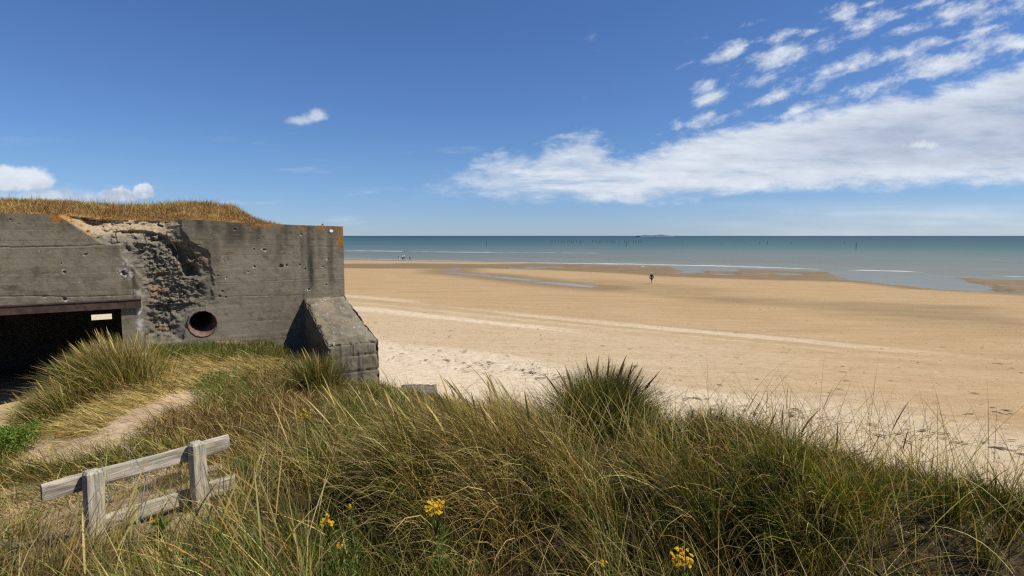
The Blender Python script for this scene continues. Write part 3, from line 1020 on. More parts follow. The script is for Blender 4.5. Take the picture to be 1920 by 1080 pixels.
def wall_disp(t, z):
    """inward depth, roughness, lichen, stain, tan, white"""
    jag = 0.22 * (fbm(t / 0.25, z / 0.25, 5, 4) - .5)
    sd = sdpoly(t + jag, z + 0.22 * (fbm(t / 0.25, z / 0.25, 6, 4) - .5), DMG)
    m = sstep(sd, -0.015, 0.03)
    ridge = np.abs(fbm(t / 0.34, z / 0.24, 14, 5, 0.6) - 0.5) * 2
    wt_, wz_ = t + .05 * (fbm(t / .1, z / .1, 17, 3) - .5), z + .05 * (fbm(t / .1, z / .1, 18, 3) - .5)
    rock = 0.015 + 0.05 * ridge + 0.06 * facets(wt_ / .26, wz_ / .17, 3, 1.6) + 0.055 * facets(wt_ / .095, wz_ / .07, 13, 1.6) + 0.02 * facets(wt_ / .035, wz_ / .03, 23, 1.5)
    d = m * np.maximum(rock * sstep(sd, -0.02, 0.35) + 0.03, 0.01)
    dd = sstep(sdpoly(t + jag * .8, z + jag * .5, DEEP), -0.03, 0.06)
    d = d + dd * 0.20
    nj = 0.10 * (fbm(t / 0.3, z / 0.3, 25, 4) - .5)
    sn = sdpoly(t + nj, z + nj, NOTCH)
    zb = wt(250, 456)[1]
    mn = sstep(sn, -0.01, 0.03)
    slope = np.clip((z - zb) / 0.34, 0, 1.6)
    nd = mn * (0.02 + 0.42 * slope * sstep(sn, 0, 0.25) + 0.07 * (facets(t / 0.16, z / 0.07, 33, 1.4) - .2) + .03 * facets(t / .06, z / .03, 36))
    d = np.maximum(d, nd)
    dc = sstep(sdpoly(t + nj, z + nj * .6, DARKCAV), -0.02, 0.05) * (0.5 + fbm(t / 0.1, z / 0.06, 35, 3))
    d = d + dc * 0.16
    rough = np.maximum(m, mn)
    pit_w = np.zeros_like(t)
    for pt, pz, r, dp in PITS:
        q = np.hypot(t - pt, (z - pz) * 1.1) / r + 1.1 * (fbm(t / 0.03, z / 0.03, 41, 2) - .5)
        d = d + dp * sstep(q, 1.0, 0.35)
        pit_w = np.maximum(pit_w, sstep(q, 1.7, 1.2) * sstep(q, .7, 1.0) * (fbm(t / 0.05, z / 0.05, 43, 2) > .66))
    for pts, dp, hw in LINES:
        P = seglines(pts)
        q = polydist(t, z + 0.02 * (fbm(t / 0.15, z / 0.15, 51, 3) - .5), P, closed=False)
        d = d + .42 * dp * sstep(q, hw * (0.6 + fbm(t / 0.2, z, 52, 2)), hw * 0.2) * (0.4 + fbm(t / 0.4, z / 9, 53, 3)) * (1 - rough)
        pit_w = np.maximum(pit_w, 0.15 * sstep(q, hw * 1.2, hw * .6) * (fbm(t / 0.12, z / 0.05, 57, 3) > .66))
    # sheared board casting and wavy surface
    board = 0.004 * (_h(np.floor(z / 0.16), np.zeros_like(z), 3) - .5) * 2
    d = d + board + 0.010 * (fbm(t / 0.7, z / 0.7, 61, 3) - .5) + 0.004 * (fbm(t / 0.06, z / 0.06, 62, 3) - .5)
    tz = top_z(t)
    dist_top = tz - z
    right = sstep(t, 3.4, 0.4)
    lich = sstep(dist_top, 0.16, 0.02) * sstep(t, 2.4, 1.9) * sstep(fbm(t / 0.3, z / 0.3, 71, 2), .35, .6)
    lich = np.maximum(lich, sstep(t + .25 * (fbm(t / .1, z / .1, 77, 3) - .5), 0.18, 0.02) * sstep(dist_top, 0.75, 0.4))
    e = wt(115, 408)
    lich = np.maximum(lich, sstep(np.hypot((t - e[0] - .0) / 1.7, (z - e[1] + .0) / 1.0), 0.13, 0.08))
    for a_, b_ in (((150, 425), .07), ((165, 434), .05), ((135, 417), .06)):
        e = wt(*a_)
        lich = np.maximum(lich, sstep(np.hypot(t - e[0], (z - e[1])), b_, b_ * .5))
    stain = np.zeros_like(t)
    for px, wd, z0, z1, s in ((567, .10, 424, 560, 1.0), (580, .14, 424, 556, 1.0), (618, .10, 445, 545, .8), (600, .10, 430, 500, .6), (520, .12, 424, 500, .7), (480, .2, 420, 470, .7), (440, .3, 418, 470, .8),
                              (360, .35, 412, 450, .9), (232, .10, 470, 560, .5), (210, .18, 462, 510, .6), (252, .05, 540, 600, .8), (536, .06, 424, 470, .6), (395, .2, 455, 520, .35)):
        tc_, za = wt(px, z0)
        zb_ = wt(px, z1)[1]
        stain = np.maximum(stain, s * sstep(np.abs(t - tc_ + .05 * (fbm(t / 9, z / .3, 81, 3) - .5)), wd, wd * .3) * sstep(z, zb_ - .1, zb_ + .4))
    stain = np.maximum(stain, 0.55 * sstep(dist_top, 0.5, 0.05) * fbm(t / 0.3, z / 0.8, 83, 3) * 1.4)
    stain = np.clip(stain, 0, 1) * (1 - rough)
    tan = mn * sstep(slope, 0.25, 0.7)
    wx = fbm(t / 0.05, z / 0.05, 91, 2)
    white = np.maximum(pit_w, 0.55 * (wx > 0.92))
    e0 = [wt(*p) for p in [(235, 490), (243, 515), (258, 545), (262, 590), (262, 615)]]
    white = np.maximum(white, 0.55 * sstep(polydist(t, z, e0, closed=False), .09, .02) * sstep(fbm(t / .06, z / .12, 95, 3), .45, .6))
    e = wt(225, 513)
    white = np.maximum(white, 0.6 * sstep(np.hypot(t - e[0], z - e[1]), .14, .05) * (fbm(t / .04, z / .04, 97, 2) > .55))
    return d, rough, lich, stain, tan, np.clip(white, 0, 1)


def wall_patch(name, ts, zfun, nz, offset=0.0, cut=None):
    T = np.repeat(ts[None, :], nz, 0)
    f = np.linspace(0, 1, nz)[:, None]
    z0, z1 = zfun(ts)
    Z = z0[None, :] + (z1 - z0)[None, :] * f
    d, rough, lich, stain, tan, white = wall_disp(T, Z)
    X = C0[0] - WA[0] * T - WN[0] * d
    Y = C0[1] - WA[1] * T - WN[1] * d
    V = np.stack([X, Y, Z], -1)
    return V, T, Z, dict(rough=rough, lichen=lich, stain=stain, tan=tan, white=white)


tsA = np.concatenate([np.arange(0, 7.2, 0.014), np.arange(7.2, TL, 0.08), [TL]])
# make sure a column stands exactly on the jamb
tsA = np.sort(np.append(tsA[np.abs(tsA - T_JAMB) > 0.005], T_JAMB))


def join(parts):
    Vs, Fs, A = [], [], {}
    n = 0
    for V, F, at_ in parts:
        Vs.append(V.reshape(-1, 3))
        Fs.append(F + n)
        n += V.reshape(-1, 3).shape[0]
        for k, v in at_.items():
            A.setdefault(k, []).append(v.ravel())
    return np.concatenate(Vs), np.concatenate(Fs), {k: np.concatenate(v) for k, v in A.items()}


Vu, Tu, Zu, Au = wall_patch('u', tsA, lambda t: (np.full_like(t, Z_LINT), top_z(t)), 150)
tsB = tsA[tsA <= T_JAMB + 1e-9]
Vl, Tl, Zl, Al = wall_patch('l', tsB, lambda t: (np.full_like(t, Z_BASE), np.full_like(t, Z_LINT)), 170)
Fu = grid_faces(*Tu.shape)[:, ::-1]
Fl = grid_faces(*Tl.shape)[:, ::-1]


def cut_vent(F, T, Z):
    tc_ = T.ravel()[F].mean(1)
    zc = Z.ravel()[F].mean(1)
    return F[np.hypot(tc_ - VENT[0], zc - VENT[1]) > VENT_R - 0.01]


Fu = cut_vent(Fu, Tu, Zu)
Fl = cut_vent(Fl, Tl, Zl)
tsC = np.concatenate([[T_DOOR_L], np.arange(T_DOOR_L + .08, TL, 0.1), [TL]])
Vc, Tc, Zc, Ac = wall_patch('c', tsC, lambda t: (np.full_like(t, Z_BASE), np.full_like(t, Z_LINT)), 30)
V, F, A = join([(Vu, Fu, Au), (Vl, Fl, Al), (Vc, grid_faces(*Tc.shape)[:, ::-1], Ac)])
mesh_np('front_wall', V, F, M_CONC, bunker, smooth=False, attrs=A)

BK = -WN      # direction to the rear
# roof slab: from the (damaged) front edge to the rear, with a thin lip of bare concrete
edge = Vu[-1]
nr = 40
fr = np.linspace(0, 1, nr)[:, None]
rear = np.stack([C0[0] - WA[0] * tsA + BK[0] * DEPTH, C0[1] - WA[1] * tsA + BK[1] * DEPTH], -1)
Xr = edge[None, :, 0] * (1 - fr) + rear[None, :, 0] * fr
Yr_ = edge[None, :, 1] * (1 - fr) + rear[None, :, 1] * fr
Zr = edge[None, :, 2] * np.ones_like(fr) - 0.06 * fr + 0.03 * (fbm(Xr / .3, Yr_ / .3, 5, 3) - .5) * (fr > 0)
z0 = np.zeros(Xr.shape)
li0 = sstep(fbm(Xr / .25, Yr_ / .25, 8, 3), .45, .6) * 0.8
mesh_np('roof_slab', np.stack([Xr, Yr_, Zr], -1).reshape(-1, 3), grid_faces(*Xr.shape)[:, ::-1], M_CONC, bunker, attrs=dict(rough=z0, lichen=li0, stain=z0 + .3, tan=z0, white=z0))


def plane_grid(p00, p10, p01, nu, nv, flip=False, disp=0.01):
    p00, p10, p01 = map(lambda q: np.array(q, float), (p00, p10, p01))
    u = np.linspace(0, 1, nu)[None, :, None]
    v = np.linspace(0, 1, nv)[:, None, None]
    P = p00 + (p10 - p00) * u + (p01 - p00) * v
    n = np.cross(p10 - p00, p01 - p00)
    n /= np.linalg.norm(n)
    q = (P @ np.array([1, 0.7, 0]))
    P = P + n * (disp * (fbm(q / .3, P[..., 2] / .3, 7, 4) - .5))[..., None]
    F = grid_faces(nv, nu)
    return P.reshape(-1, 3), (F[:, ::-1] if flip else F)


def plain_attrs(n, st=.3):
    z = np.zeros(n)
    return dict(rough=z, lichen=z, stain=z + st, tan=z, white=z)


def conc_part(name, grids, mat=None):
    Vs, Fs = [], []
    n = 0
    for V, F in grids:
        Vs.append(V)
        Fs.append(F + n)
        n += len(V)
    V = np.concatenate(Vs)
    return mesh_np(name, V, np.concatenate(Fs), mat or M_CONC, bunker, attrs=plain_attrs(len(V)))


zt0 = float(top_z(0.0))
ztl = float(top_z(TL))


def wp(t, z, back=0.0):
    p = C0 - WA * t - WN * back
    return (p[0], p[1], z)


conc_part('side_wall', [plane_grid(wp(0, Z_BASE), wp(0, Z_BASE, DEPTH), wp(0, zt0), 60, 40)])
conc_part('end_wall', [plane_grid(wp(TL, Z_BASE), wp(TL, Z_BASE, DEPTH), wp(TL, ztl), 40, 20, True)])


# rear wall with the embrasure that lets the daylight through
def on_plane_back(px, py, back):
    r = ray(px, py)
    o = C0 - WN * back
    k = (o @ WN) / (r[:2] @ WN)
    p = r * k
    return -(p[:2] - o) @ WA, EYE + p[2]


BI = DEPTH - 1.2
s0 = on_plane_back(171, 590.5, BI)
s1 = on_plane_back(210, 598, BI)
sta, stb = min(s0[0], s1[0]), max(s0[0], s1[0])
sza, szb = min(s0[1], s1[1]), max(s0[1], s1[1])
print('slot', s0, s1)
z_roof_in = Z_LINT + 0.02
Z_FL = 3.95


def rear_panels(back, zbot, ztop, spread_):
    a, b, c, d = sta - spread_, stb + spread_, sza - spread_ * .6, szb + spread_ * .2
    g = []
    tl, tr = TL - .02, 0.02
    g.append(plane_grid(wp(tl, zbot, back), wp(b, zbot, back), wp(tl, ztop, back), 12, 8))
    g.append(plane_grid(wp(a, zbot, back), wp(tr, zbot, back), wp(a, ztop, back), 12, 8))
    g.append(plane_grid(wp(b, zbot, back), wp(a, zbot, back), wp(b, c, back), 6, 6))
    g.append(plane_grid(wp(b, d, back), wp(a, d, back), wp(b, ztop, back), 6, 6))
    return g, (a, b, c, d)


gi, ri = rear_panels(BI, Z_FL - .4, z_roof_in + .05, 0.0)
go, ro = rear_panels(DEPTH, Z_BASE, min(zt0, ztl), 0.25)
tun = []
for (ta, tb_, za, zb_) in ((0, 1, 2, 2), (0, 1, 3, 3), (0, 0, 2, 3), (1, 1, 2, 3)):
    A_ = wp(ri[ta], ri[za], BI)
    B_ = wp(ri[tb_], ri[zb_], BI)
    C_ = wp(ro[ta], ro[za], DEPTH)
    D_ = wp(ro[tb_], ro[zb_], DEPTH)
    tun.append((np.array([A_, B_, D_, C_]), np.array([[0, 1, 2, 3]])))
conc_part('rear_wall', gi + go + tun)
# room behind the opening
JT = 0.9         # wall thickness at the opening
M_DARK = simple('dark_concrete', (0.045, 0.042, 0.036), 0.95, 0.35, 2.0, bump=0.3)  # room faces in a concrete much darker than the outer walls
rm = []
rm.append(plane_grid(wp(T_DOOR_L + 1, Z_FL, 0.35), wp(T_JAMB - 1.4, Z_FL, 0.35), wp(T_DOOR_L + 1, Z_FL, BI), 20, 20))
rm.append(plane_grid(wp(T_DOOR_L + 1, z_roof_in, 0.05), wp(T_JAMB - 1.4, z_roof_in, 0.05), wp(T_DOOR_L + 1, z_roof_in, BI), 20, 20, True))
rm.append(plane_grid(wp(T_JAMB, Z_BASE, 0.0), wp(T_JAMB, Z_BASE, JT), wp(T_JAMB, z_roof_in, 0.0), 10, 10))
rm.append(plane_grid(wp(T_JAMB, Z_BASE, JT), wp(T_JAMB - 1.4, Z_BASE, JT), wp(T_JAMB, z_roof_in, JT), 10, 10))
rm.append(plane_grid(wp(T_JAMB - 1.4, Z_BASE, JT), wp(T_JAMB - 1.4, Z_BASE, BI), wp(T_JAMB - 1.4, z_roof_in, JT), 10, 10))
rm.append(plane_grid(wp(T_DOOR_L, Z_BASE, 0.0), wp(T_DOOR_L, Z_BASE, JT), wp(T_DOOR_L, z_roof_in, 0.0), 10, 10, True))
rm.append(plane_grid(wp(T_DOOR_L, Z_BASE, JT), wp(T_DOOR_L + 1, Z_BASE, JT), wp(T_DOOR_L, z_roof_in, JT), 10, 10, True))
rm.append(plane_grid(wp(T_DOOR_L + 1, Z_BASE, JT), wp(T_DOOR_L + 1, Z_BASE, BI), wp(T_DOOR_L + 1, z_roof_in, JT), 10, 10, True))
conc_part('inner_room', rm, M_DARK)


def box_vf(o, ax, ay, az):
    """box from corner o along three vectors"""
    o, ax, ay, az = map(lambda q: np.array(q, float), (o, ax, ay, az))
    V = [o, o + ax, o + ax + ay, o + ay, o + az, o + ax + az, o + ax + ay + az, o + ay + az]
    F = [(0, 3, 2, 1), (4, 5, 6, 7), (0, 1, 5, 4), (1, 2, 6, 5), (2, 3, 7, 6), (3, 0, 4, 7)]
    return V, F


# rusty lintel beam: an I section with its web facing out
M_RUST = simple('rusty_steel', (0.070, 0.042, 0.031), 0.75, 0.35, 9.0, metal=0.1, bump=0.4)
tb0 = wt(265, 574)[0]
V, F = [], []
zlo, zhi = Z_LINT - 0.01, Z_LINT + 0.165
for (z_, h_, d0, d1) in ((zlo, .022, -.12, .075), (zhi - .022, .022, -.12, .075), (zlo + .022, zhi - zlo - .044, -.05, .060)):
    o = wall_pt(tb0, z_, d0)
    v, f = box_vf(o, np.append(-WA * (TL - 1.0 - tb0), 0), np.append(WN * (d1 - d0), 0), (0, 0, h_))
    n = len(V)
    V += v
    F += [tuple(i + n for i in q) for q in f]
mesh_py('lintel_beam', V, F, M_RUST, bunker)

# vent pipe
V, F = [], []
n = 40
rings = [(0.05, VENT_R - .035), (0.05, VENT_R + .012), (-0.30, VENT_R + .012), (-0.30, VENT_R - .035), (0.05, VENT_R - .035)]
prof = [(-1.4, VENT_R * .74, .07), (-.22, VENT_R * .76, .055), (0.008, VENT_R - .022, 0), (0.014, VENT_R - .010, 0), (0.006, VENT_R + .004, 0), (-0.4, VENT_R + .004, 0)]
for d_, r_, up_z in prof:
    for k in range(n):
        a = 2 * math.pi * k / n
        rr = r_ + 0.005 * math.sin(k * 2.3)
        V.append(wall_pt(VENT[0] + rr * math.cos(a), VENT[1] + up_z + rr * math.sin(a), d_))
for i in range(len(prof) - 1):
    for k in range(n):
        F.append((i * n + k, i * n + (k + 1) % n, (i + 1) * n + (k + 1) % n, (i + 1) * n + k))
V.append(wall_pt(VENT[0], VENT[1] + .07, -1.4))
for k in range(n):
    F.append((len(V) - 1, (k + 1) % n, k))
vent = mesh_py('vent_pipe', V, F, simple('rusty_pipe', (0.15, 0.085, 0.064), 0.8, 0.4, 12.0, bump=0.3), bunker, smooth=True)
vent['label'] = 'rusty round pipe opening in the front wall'

# raking buttress at the corner
tl_ = wt(569, 558)[0]
z_bt = wt(600, 556)[1]
L = 2.14
c1 = at(706, 637, (C0 + WN * L)[1])
z_fr = float(c1[2])
tfl = 1.05


def but_grid(P00, P10, P01, P11, nu, nv, amp, flip=False, joints=()):
    P00, P10, P01, P11 = [np.array(q, float) for q in (P00, P10, P01, P11)]
    u = np.linspace(0, 1, nu)[None, :, None]
    v = np.linspace(0, 1, nv)[:, None, None]
    P = (P00 * (1 - u) + P10 * u) * (1 - v) + (P01 * (1 - u) + P11 * u) * v
    nn = np.cross(P10 - P00, P01 - P00)
    nn /= np.linalg.norm(nn)
    if flip:
        nn = -nn
    ed = np.minimum(np.minimum(u, 1 - u)[..., 0] * np.linalg.norm(P10 - P00), np.minimum(v, 1 - v)[..., 0] * np.linalg.norm(P01 - P00))
    qa = P[..., 0] * 1.3 + P[..., 1] * .8
    qb = P[..., 2] * 1.4 + P[..., 1] * .6
    nz = fbm(qa / .12, qb / .12, 12, 4) - .5
    d = amp * nz * sstep(ed, 0, .04) - 0.05 * sstep(ed, 0.07, 0.0) * fbm(qa / .08, qb / .08, 19, 3) - .05 * sstep(ed, .10, .0) * (fbm(qa / .22, qb / .22, 29, 3) > .60)
    for zj in joints:
        d = d - 0.03 * sstep(np.abs(P[..., 2] - zj + .03 * (fbm(qa / .3, qb / .3, 28, 2) - .5)), .016, .004)
    P = P + nn * d[..., None]
    F = grid_faces(nv, nu)
    return P.reshape(-1, 3), (F[:, ::-1] if flip else F), qa.ravel(), qb.ravel()


a_top_l = wall_pt(tl_, z_bt, -.02)
a_top_r = wall_pt(-0.01, z_bt, -.02)
f_top_l = wall_pt(tfl, z_fr, L)
f_top_r = wall_pt(-0.02, z_fr, L)
f_bot_l = wall_pt(tfl + .05, Z_BASE - .6, L + .12)
f_bot_r = wall_pt(-0.04, Z_BASE - .6, L + .12)
w_bot_l = wall_pt(tl_ + .02, Z_BASE - .6, -.02)
w_bot_r = wall_pt(-0.01, Z_BASE - .6, -.02)
parts = []
G1 = but_grid(f_top_l, f_top_r, a_top_l, a_top_r, 90, 110, .02)
zj1, zj2 = at(700, 662, 12.2)[2], at(700, 690, 12.2)[2]
G2 = but_grid(f_bot_l, f_bot_r, f_top_l, f_top_r, 80, 110, .02, joints=(zj1, zj2))
G3 = but_grid(w_bot_l, f_bot_l, a_top_l, f_top_l, 70, 90, .02)
G4 = but_grid(f_bot_r, w_bot_r, f_top_r, a_top_r, 70, 90, .02)
Vs, Fs, A = [], [], {k: [] for k in ('rough', 'lichen', 'stain', 'tan', 'white')}
nn_ = 0
for gi_, (Vg, Fg, qa, qb) in enumerate((G1, G2, G3, G4)):
    Vs.append(Vg)
    Fs.append(Fg + nn_)
    nn_ += len(Vg)
    A['rough'].append(0.45 * sstep(fbm(qa / .4, qb / .4, 3, 3), .4, .6) * (gi_ == 0) + np.zeros(len(Vg)))
    A['lichen'].append(0.25 * (gi_ == 0) * sstep(fbm(qa / .3, qb / .3, 4, 3), .66, .74) + np.zeros(len(Vg)))
    st = 0.9 * sstep(fbm(qa / .16, qb / 1.5, 5, 3), .5, .62) if gi_ == 1 else 0.5 * sstep(fbm(qa / .5, qb / .5, 6, 3), .5, .65)
    A['stain'].append(st + np.zeros(len(Vg)))
    A['tan'].append(np.zeros(len(Vg)))
    wsp = 0.9 * (fbm(qa / .05, qb / .05, 8, 2) > (.84 if gi_ == 0 else .93))
    A['white'].append(wsp + np.zeros(len(Vg)))
butt = mesh_np('buttress', np.concatenate(Vs), np.concatenate(Fs), M_CONC, bunker, attrs={k: np.concatenate(v) for k, v in A.items()})
butt['label'] = 'sloping concrete buttress at the seaward corner'

# bent reinforcing bars in the broken zone, and bars sticking up from the roof edge
for (xa, ya), (xb, yb), dd in (((219, 430), (218, 455), .02), ((270, 432), (273, 455), .0), ((333, 478), (335, 528), -.02), ((303, 500), (303, 516), .0), ((312, 436), (330, 470), .02), ((345, 440), (372, 490), -.05)):
    a_ = wt(xa, ya)
    b_ = wt(xb, yb)
    pts = []
    for i in range(6):
        f_ = i / 5
        pts.append(wall_pt(a_[0] * (1 - f_) + b_[0] * f_ + .015 * math.sin(5 * f_), a_[1] * (1 - f_) + b_[1] * f_, dd - .05 + .05 * math.sin(3 * f_)))
    V, F = tube_vf(pts, 0.010, 6)
    mesh_py('reinforcing_bar', V, F, M_RUST, bunker)
for (xa, xb) in ((606, 609), (612, 609)):
    a_ = wt(xa, 425)
    b_ = wt(xb, 419.5)
    V, F = tube_vf([wall_pt(a_[0], a_[1] - .02, -.2), wall_pt(b_[0], b_[1], -.2), wall_pt(b_[0] - .03, b_[1] - .01, -.2)], 0.008, 6)
    mesh_py('reinforcing_bar', V, F, M_RUST, bunker)
# small round white survey mark near the corner
mk = wt(621, 433)
V = [wall_pt(mk[0] + .042 * math.cos(2 * math.pi * k / 24), mk[1] + .034 * math.sin(2 * math.pi * k / 24), d_) for d_ in (-.03, .012) for k in range(24)]
F = [tuple(range(24, 48))] + [(k, (k + 1) % 24, 24 + (k + 1) % 24, 24 + k) for k in range(24)]
mko = mesh_py('marker_disc', V, F, simple('white_paint', (0.80, 0.80, 0.78), 0.6, 0.05), bunker)
mko['label'] = 'small round white disc near the top corner'

# turf on the roof
M_TURF, t_, o_ = mat_new('turf_soil')
Pn = pos(t_)
nn1 = t_.noise(Pn, 5.0, 6, 0.65)
principled(t_, o_, t_.mix(t_.ss(nn1, .3, .7), (0.20, 0.105, 0.035), (0.36, 0.21, 0.08)), 0.95, 0.1, bump=nn1, bstr=.7, bdist=.06)
T_END = wt(500, 419)[0]


def turf_h(t, s):
    """height of the turf above the slab, s metres behind the wall face"""
    u = t - (T_END - .25) + .12 * (fbm(s / .5, t / .5, 4, 3) - .5)
    h = np.interp(t, [T_END, T_END + 1.0, T_END + 5], [.46, .44, .30]) * sstep(u, -0.0, .8) * (0.25 * sstep(s, 0, .2) + .75 * sstep(s, -.05, 1.3))
    return h * sstep(u, -0.05, 0.25) + 0.06 * (fbm(t / .3, s / .3, 9, 3) - .5) + .06 * (fbm(t / 1.3, s / 1.3, 19, 2) - .5) - 0.01


def turf_edge(t):
    zb0, zb1 = wt(110, 403)[0], wt(345, 412)[0]
    inn = sstep(t, zb1 - .1, zb1 + .5) * sstep(t, zb0 + .1, zb0 - .9)
    return 0.10 + 0.50 * inn + .08 * (fbm(t / .25, t * 0, 5, 3) - .5)


tt = np.concatenate([np.arange(T_END - .5, 8.5, .05), np.arange(8.5, TL, .15), [TL]])
ssv = np.linspace(0, 1, 90) ** 1.3
Tt = np.repeat(tt[None, :], len(ssv), 0)
e0 = turf_edge(tt)[None, :]
Ssv = e0 + (DEPTH - .1 - e0) * ssv[:, None]
Zt = top_z(Tt) - .05 + turf_h(Tt, Ssv - e0)
Xt = C0[0] - WA[0] * Tt + BK[0] * Ssv
Yt = C0[1] - WA[1] * Tt + BK[1] * Ssv
turf = mesh_np('roof_turf', np.stack([Xt, Yt, Zt], -1).reshape(-1, 3), grid_faces(*Tt.shape)[:, ::-1], M_TURF, None, smooth=True)
tag(turf, 'mound of dry turf covering the bunker roof', 'turf', kind='structure')

# ------------------------------------------------------------------ grass generator
C_GREEN = np.array([(0.062, 0.102, 0.006), (0.105, 0.138, 0.009), (0.034, 0.066, 0.006), (0.175, 0.185, 0.020), (0.066, 0.104, 0.020)])
C_STRAW = np.array([(0.42, 0.31, 0.09), (0.50, 0.38, 0.13), (0.33, 0.22, 0.06), (0.58, 0.46, 0.20)])
C_BROWN = np.array([(0.15, 0.085, 0.028), (0.24, 0.14, 0.045), (0.09, 0.05, 0.018)])


def ribbons(B, az, th0, bend, Ln, Wd, colr, S=4, prof='blade', pw=1.6, tw=None):
    N = len(B)
    s = np.linspace(0, 1, S + 1)
    th = th0[:, None] + bend[:, None] * s[None, :] ** pw
    thm = 0.5 * (th[:, 1:] + th[:, :-1])
    dl = (Ln / S)[:, None]
    hx = np.concatenate([np.zeros((N, 1)), np.cumsum(np.sin(thm) * dl, 1)], 1)
    hz = np.concatenate([np.zeros((N, 1)), np.cumsum(np.cos(thm) * dl, 1)], 1)
    ca, sa = np.cos(az)[:, None], np.sin(az)[:, None]
    P = np.stack([B[:, None, 0] + hx * ca, B[:, None, 1] + hx * sa, B[:, None, 2] + hz], -1)
    side = np.stack([-sa + 0 * th, ca + 0 * th, 0 * th], -1)
    dr = np.stack([np.sin(th) * ca, np.sin(th) * sa, np.cos(th)], -1)
    up = np.cross(dr, side)
    tw = rng.uniform(0, np.pi, N) if tw is None else tw
    tws = tw[:, None] + 0.8 * s[None, :]
    sd = side * np.cos(tws)[..., None] + up * np.sin(tws)[..., None]
    if prof == 'blade':
        wv = np.interp(s, [0, .3, .75, 1], [.8, 1, .6, .06])
    elif prof == 'spike':
        wv = np.interp(s, [0, .62, .68, .80, .95, 1], [.22, .18, .9, 1.0, .5, .1])
    else:
        wv = np.interp(s, [0, .1, .5, .9, 1], [.3, .8, 1, .7, .1])
    w_ = (Wd[:, None] * wv[None, :] * 0.5)[..., None]
    V = np.stack([P - sd * w_, P + sd * w_], 2).reshape(-1, 3)
    base = (np.arange(N) * 2 * (S + 1))[:, None]
    k = np.arange(S)[None, :] * 2
    a = (base + k).ravel()
    F = np.stack([a, a + 1, a + 3, a + 2], 1)
    if colr.ndim == 2:
        Cc = np.repeat(colr, 2 * (S + 1), 0)
    else:
        Cc = np.repeat(colr.reshape(-1, 3), 2, 0)
    return V, F, Cc


class Bag:
    def __init__(s):
        s.V, s.F, s.C, s.n = [], [], [], 0

    def add(s, V, F, C):
        s.V.append(V)
        s.F.append(F + s.n)
        s.C.append(C)
        s.n += len(V)

    def build(s, name, mat, parent=None):
        return mesh_np(name, np.concatenate(s.V), np.concatenate(s.F), mat, parent, cols=np.clip(np.concatenate(s.C), 0, 1))


def pick(pal, n, jit=0.15):
    c = pal[rng.integers(0, len(pal), n)]
    return c * (1 + jit * rng.normal(size=(n, 1))) * (1 + 0.06 * rng.normal(size=(n, 3)))


def mixcol(n, pg, ps, pb):
    r = rng.random(n)
    tot = pg + ps + pb
    c = pick(C_GREEN, n)
    s_, b_ = pick(C_STRAW, n), pick(C_BROWN, n)
    pg, ps = pg / tot, ps / tot
    c = np.where((r > pg)[:, None], s_, c)
    c = np.where((r > pg + ps)[:, None], b_, c)
    return c


def tipcol(c, S, tip=(0.42, 0.33, 0.15), amt=0.32):
    """green blade drying towards the tip, straw sheath at the root"""
    s = np.linspace(0, 1, S + 1)
    f = sstep(s, .55, 1.0)[None, :, None] * amt * rng.random((len(c), 1, 1)) * 1.4
    f0 = sstep(s, .22, 0.0)[None, :, None] * .5
    return (c[:, None, :] * (1 - f) + np.array(tip) * f) * (1 - f0) + np.array((.12, .085, .04)) * f0


def wind(x, y):
    """direction the leaves lean to, varying from clump to clump"""
    a = 2.7 + 2.4 * (fbm(x / 2.2 + 4, y / 2.2, 101, 3) - .5) * 2
    right = sstep(x, 0.6, 2.6)
    a = a + right * 1.6
    left = sstep(x, -1.2, -2.2) * sstep(y, 5.5, 3.5)
    a = a * (1 - left) + left * (0.6 + 1.2 * (fbm(x / 1.2, y / 1.2, 103, 2) - .5))
    return a


# ------------------------------------------------------------------ near marram
def scatter(n, x0, x1, y0, y1):
    return rng.uniform(x0, x1, n), rng.uniform(y0, y1, n)


bag = Bag()


